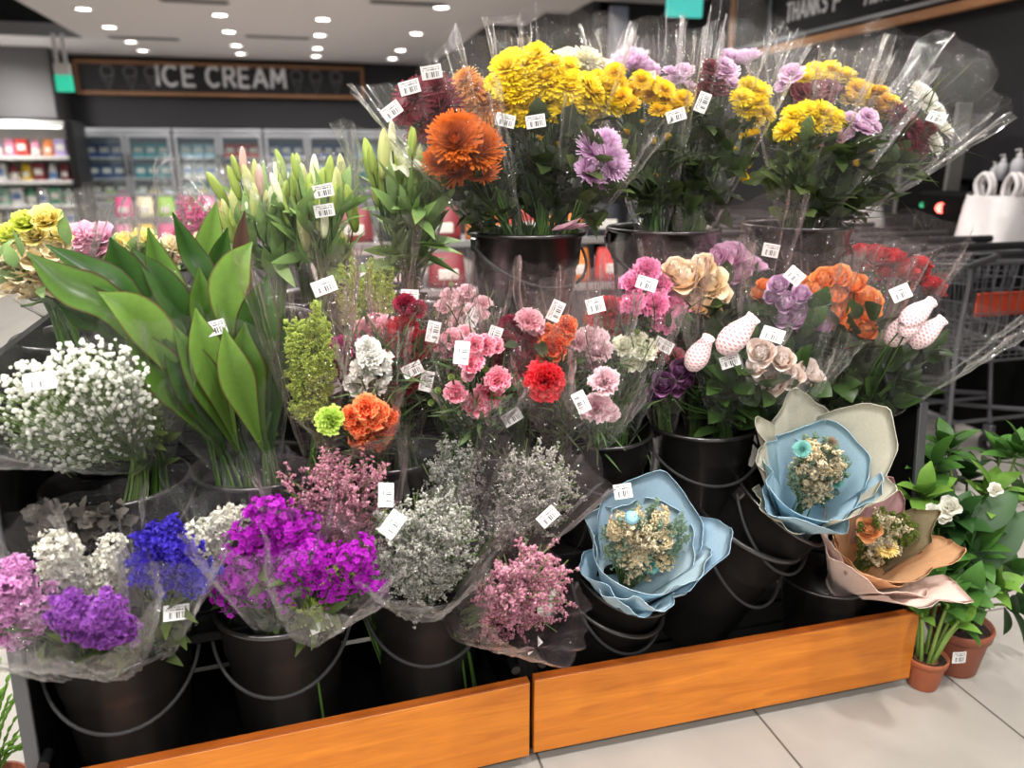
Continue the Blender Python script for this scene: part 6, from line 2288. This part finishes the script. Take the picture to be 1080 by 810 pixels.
for (px, py, r) in ((1002, 534, 14), (984, 540, 11), (1050, 516, 9), (996, 545, 9)):
    p = W(px, py, y=c[1] - .07)
    mb = MB()
    o = bpy.data.objects.new('white_flower', head_mesh('lisianthus', WHITE, 0))
    COL.objects.link(o)
    o.parent = t
    o.matrix_basis = mat4(basis(unit(unit(CAMP - p) + np.array([-.2, 0, .6]))), p - np.array([c[0], c[1], 0]), r * depth(p) / FPX * .9)
    mb = MB()
    tube(mb, smooth_path([p, p + np.array([0, .03, -.05]), base + (p - base) * .5 + np.array([0, .04, 0]), base], 8), .003, 5)
    s_ = mb.obj('flower_stalk', STEM, None, origin=(c[0], c[1], 0))
    s_.location = (0, 0, 0)
    s_.parent = o
    s_.matrix_parent_inverse = o.matrix_basis.inverted()

c = W(972, 721, z=0)
t = thing('potted_seedling', 'small plant with upright pale stems in a little terracotta pot beside the rack corner', 'potted plant', (c[0], c[1], 0))
pt = pot(t, .055, .095, M_TERRA, c)
for i in range(9):
    a = i * 2.4
    b0 = np.array([c[0] + .02 * math.cos(a), c[1] + .02 * math.sin(a), .08])
    tip = b0 + np.array([.05 * math.cos(a) + .015, .04 * math.sin(a), RNG.uniform(.12, .26)])
    path = smooth_path([b0, (b0 + tip) / 2 + np.array([0, 0, .02]), tip], 8)
    mb = MB()
    tube(mb, path, np.linspace(.006, .004, len(path)), 6)
    st = mb.obj('stalk', leaf_mat('#7a9a4a', '#9dbb62', .4, .1, key='stalk'), t, origin=(c[0], c[1], 0))
    mb = MB()
    whorl(mb, tip, tip - b0, 4, .075, .02)
    mb.obj('leaf_tuft', PL_LEAF if i % 2 else PL_LIGHT, st, origin=(c[0], c[1], 0))

c = W(2, 880, z=.0)
t = thing('potted_fern', 'green feathery plant in a brown pot, below the light pink statice', 'potted plant', (c[0], c[1], 0))
pot(t, .07, .13, M_BROWNPOT, c)
mb = MB()
for i in range(40):
    a = i * 2.4
    b0 = np.array([c[0], c[1], .12])
    tip = b0 + np.array([RNG.uniform(.03, .13) * math.cos(a), RNG.uniform(.03, .13) * math.sin(a), RNG.uniform(.06, .24)])
    path = smooth_path([b0, (b0 + tip) / 2 + np.array([0, 0, .03]), tip], 10)
    tube(mb, path, .0015, 4)
    for k in range(3, 10):
        for sgn in (-1, 1):
            d = unit(np.cross(path[k] - path[k - 1], (0.3, .2, 1)) * sgn + (path[k] - path[k - 1]) * 8)
            leafgeo(mb, path[k], d, (0, -.3, 1), .022, .005, .5, 0, 4, .1)
mb.obj('fronds', PL_LIGHT, t, origin=(c[0], c[1], 0))


# ================================================================== shopping trolleys
M_CART = plain('trolley_wire', '#6a6a6e', .35, .7)
M_CARTP = plain('trolley_plastic', '#1f1f21', .4)
M_CARTRED = plain('trolley_red_panel', '#a3391f', .5)


def make_cart(label, loc, rz):
    t = thing('shopping_trolley', label, 'shopping trolley', loc, (0, 0, rz), group='nested shopping trolleys')
    mb = MB()
    # basket corners: rear (y=.12), front (y=.90)
    def corner(side, yk, zk):
        y = .12 + .78 * yk
        zt = .98 - .10 * yk
        zb = .56 + .06 * yk
        wt = .27 - .06 * yk
        wb = .20 - .04 * yk
        z = zb + (zt - zb) * zk
        return np.array([side * (wb + (wt - wb) * zk), y + .05 * (zk - .5) * (yk - .0), z])
    for side in (-1, 1):
        for zk in (0, .2, .4, .6, .8, 1):
            tube(mb, [corner(side, 0, zk), corner(side, 1, zk)], .0065 if zk in (0, 1) else .003, 5)
        for yk in np.linspace(0, 1, 17):
            tube(mb, [corner(side, yk, 0), corner(side, yk, 1)], .0028, 4, False)
    for yk, st in ((0, 0), (1, 0)):
        for zk in (0, .25, .5, .75, 1):
            tube(mb, [corner(-1, yk, zk), corner(1, yk, zk)], .0065 if zk in (0, 1) else .003, 5)
        for k in np.linspace(-1, 1, 11):
            a, b_ = corner(1, yk, 0), corner(1, yk, 1)
            tube(mb, [(a[0] * k, a[1], a[2]), (b_[0] * k, b_[1], b_[2])], .0028, 4, False)
    for yk in np.linspace(0, 1, 15):
        tube(mb, [corner(-1, yk, 0), corner(1, yk, 0)], .003, 4, False)
    mb.obj('basket', M_CART, t)
    mb = MB()
    tube(mb, [(-.26, .02, 1.03), (.26, .02, 1.03)], .017, 10)
    for sx in (-.25, .25):
        tube(mb, [(sx, .02, 1.03), (sx * 1.04, .08, 1.0), (sx * 1.06, .14, .97)], .014, 8)
    mb.obj('handle', M_CARTP, t)
    mb = MB()
    for sx in (-1, 1):
        tube(mb, smooth_path([(sx * .26, .13, .97), (sx * .24, .16, .6), (sx * .25, .12, .25), (sx * .25, .1, .16)], 12), .011, 7)
        tube(mb, smooth_path([(sx * .245, .14, .30), (sx * .20, .5, .22), (sx * .17, .88, .15)], 10), .011, 7)
        tube(mb, [(sx * .2, .2, .56), (sx * .16, .88, .62)], .009, 6)
        tube(mb, [(sx * .18, .86, .16), (sx * .15, .8, .6)], .009, 6)
    tube(mb, [(-.24, .14, .28), (.24, .14, .28)], .009, 6)
    tube(mb, [(-.17, .86, .16), (.17, .86, .16)], .009, 6)
    mb.obj('chassis', M_CART, t)
    mb = MB()
    box(mb, (0, .16, .80), (.36, .012, .10), None, .006)
    mb.obj('seat_flap', M_CARTRED if make_cart.n % 3 == 1 else M_CARTP, t, False)
    make_cart.n += 1
    for sx, sy, w in ((-.25, .1, 0), (.25, .1, 0), (-.17, .88, 0), (.17, .88, 0)):
        mb = MB()
        box(mb, (sx, sy, .125), (.035, .05, .06), None, .006)
        ca = mb.obj('caster', M_CART, t, False)
        mb = MB()
        a = np.linspace(0, 2 * PI, 18, endpoint=False)
        v = np.concatenate([np.stack([np.full(18, sx + dx), sy - .01 + r * np.cos(a), .055 + r * np.sin(a)], 1) for dx, r in ((-.012, .02), (-.012, .05), (-.008, .055), (.008, .055), (.012, .05), (.012, .02))])
        mb.add(v, gridf(18, 6, True))
        mb.obj('wheel', M_RUBBER, ca)
    return t


make_cart.n = 0
ordi = ['nearest', 'second nearest', 'third', 'fourth', 'fifth', 'sixth', 'seventh', 'furthest']
protos = []
for row, (X, Y0, n, nm) in enumerate(((2.32, 2.75, 7, 'row beside the flower rack'), (2.92, 2.45, 8, 'row next to the checkout counter'))):
    for i in range(n):
        lab = 'dark wire shopping trolley, %s of the nested %s' % (ordi[i] if i < n - 1 else 'furthest', nm)
        if len(protos) < 2:
            protos.append(make_cart(lab, (X, Y0 + .27 * i, 0), 0))
        else:
            copy_tree(protos[(i + row) % 2], (X, Y0 + .27 * i, 0), lab, 0)

# ================================================================== checkout
t = thing('checkout_counter', 'long black checkout counter behind the trolleys', 'counter', (3.68, 4.4, 0))
mb = MB()
box(mb, (.0, 0, .46), (.52, 3.6, .92), None, .01)
mb.obj('counter_body', M_BLACK, t, False)
mb = MB()
box(mb, (-.01, 0, .94), (.58, 3.64, .04), None, .008)
mb.obj('counter_top', plain('counter_grey', '#3a393b', .4), t, False)
CT = .9605


def bag(label, px, py, w, h, x):
    p = W(px, py, x=x)
    t = thing('carrier_bag', label, 'bag', (x, p[1], CT))
    mb = MB()
    nu, nv = 36, 14
    a = np.linspace(0, 2 * PI, nu, endpoint=False)
    rows = []
    for j in range(nv):
        k = j / (nv - 1)
        sx = w / 2 * (1 - .12 * k) * (1 + .05 * np.sin(5 * a + 4 * k))
        sy = w / 2 * (.8 - .3 * k) * (1 + .08 * np.sin(7 * a + 3 * k))
        rows.append(np.stack([np.sign(np.cos(a)) * np.abs(np.cos(a)) ** .7 * sy, np.sign(np.sin(a)) * np.abs(np.sin(a)) ** .7 * sx, h * .7 * k + RNG.normal(size=nu) * .004 * (k > .05)], 1))
    mb.add(np.concatenate(rows), gridf(nu, nv, True))
    mb.add(rows[0], [tuple(range(nu - 1, -1, -1))])
    mb.obj('bag_body', M_BAG, t)
    for sy in (-1, 1):
        mb = MB()
        for q in (-.018, .018):
            pts = smooth_path([(q, sy * w * .28, h * .62), (q * 1.2, sy * w * .36, h * .85), (q, sy * w * .24, h), (q * .6, sy * w * .12, h * .84), (q, sy * w * .14, h * .62)], 16)
            tube(mb, pts, [.014] * len(pts), 6)
        mb.obj('bag_handle', M_BAG, t)
    return t


bag('crumpled white carrier bag with two loop handles, on the counter at the right edge', 1050, 220, .36, .36, 3.55)
bag('white carrier bag on the counter behind the right top flower bucket', 905, 226, .34, .32, 3.62)
p = W(987, 219, x=3.46)
t = thing('barcode_scanner', 'black counter scanner with a glowing red light, between the two white bags', 'scanner', (3.56, p[1], CT))
mb = MB()
box(mb, (0, 0, .13), (.18, .34, .26), None, .02)
mb.obj('scanner_body', M_BLACK, t, False)
mb = MB()
lathe(mb, [(.001, 0), (.02, -.002), (.028, .006)], 16, basis((-.9, -.5, 0)), (-.093, -.03, p[2] - CT))
mb.obj('red_lamp', plain('red_glow', '#ff5a50', .4, emit=6), t)
mb = MB()
lathe(mb, [(.001, 0), (.012, -.002), (.016, .006)], 12, basis((-.9, -.5, 0)), (-.093, .11, p[2] - CT + .01))
mb.obj('green_lamp', plain('green_glow', '#2f9a6a', .4, emit=.6), t)
p = W(965, 150, x=3.62)
t = thing('checkout_kiosk', 'tall dark checkout screen with grey edges, behind the wrapped white flowers', 'screen', (3.66, p[1] - .1, CT))
mb = MB()
box(mb, (0, 0, .42), (.09, .36, .62), None, .012)
mb.obj('screen_case', M_BLACK, t, False)
for sy in (-.19, .19):
    mb = MB()
    box(mb, (0, sy, .42), (.10, .025, .64), None, .005)
    mb.obj('side_edge', plain('kiosk_grey', '#75736f', .4, .3), t, False)
mb = MB()
tube(mb, [(0, 0, 0), (0, 0, .12)], .04, 12)
box(mb, (0, 0, .008), (.2, .26, .016), None, .006)
mb.obj('stand', M_BLACKMET, t)
q = W(1060, 190, x=3.88)
mb = MB()
box(mb, (0, 0, 0), (.2, .9, .025), None, .005)
box(mb, (.06, -.3, -.06), (.02, .02, .1), None, .003)
box(mb, (.06, .3, -.06), (.02, .02, .1), None, .003)
o = mb.obj('wall_shelf', M_BLACK, None, False)
o.location = (3.9, q[1], q[2] - .013)
tag(o, 'narrow black wall shelf holding the white bottles, right edge', 'shelf')
for i, (px, h, lab) in enumerate(((1071, .17, 'tall white pump bottle, the right one on the black wall shelf'), (1055, .14, 'white bottle in the middle on the black wall shelf'), (1047, .10, 'short white bottle, the left one on the black wall shelf'))):
    p = W(px, 190, x=3.86)
    t = thing('pump_bottle', lab, 'bottle', (3.86, p[1], q[2] + .0))
    mb = MB()
    r = h * .22
    lathe(mb, [(.001, 0), (r, 0), (r, h * .55), (r * .7, h * .68), (r * .4, h * .72), (r * .4, h * .78)], 18)
    mb.obj('bottle_body', plain('bottle_white', '#c9c9cd', .4), t)
    mb = MB()
    lathe(mb, [(r * .42, h * .76), (r * .42, h * .85), (r * .15, h * .86), (r * .15, h), (.001, h)], 12)
    tube(mb, [(0, 0, h * .98), (-r * .9, 0, h * .96)], r * .14, 6)
    mb.obj('pump_cap', M_WHITE, t)

# ================================================================== world and output
w = bpy.data.worlds.new('store_air')
w.use_nodes = True
w.node_tree.nodes['Background'].inputs[0].default_value = (.92, .95, 1, 1)
w.node_tree.nodes['Background'].inputs[1].default_value = .6
SC.world = w
SC.view_settings.view_transform = 'Standard'
SC.view_settings.look = 'None'
SC.view_settings.gamma = 1
SC.view_settings.use_curve_mapping = False
SC.view_settings.exposure = 0.25
SC.cycles.transparent_max_bounces = 40
SC.cycles.max_bounces = 7
SC.cycles.diffuse_bounces = 3
SC.cycles.glossy_bounces = 3
SC.cycles.transmission_bounces = 4
SC.cycles.sample_clamp_indirect = 4
SC.cycles.use_denoising = True
SC.cycles.caustics_reflective = False
SC.cycles.caustics_refractive = False
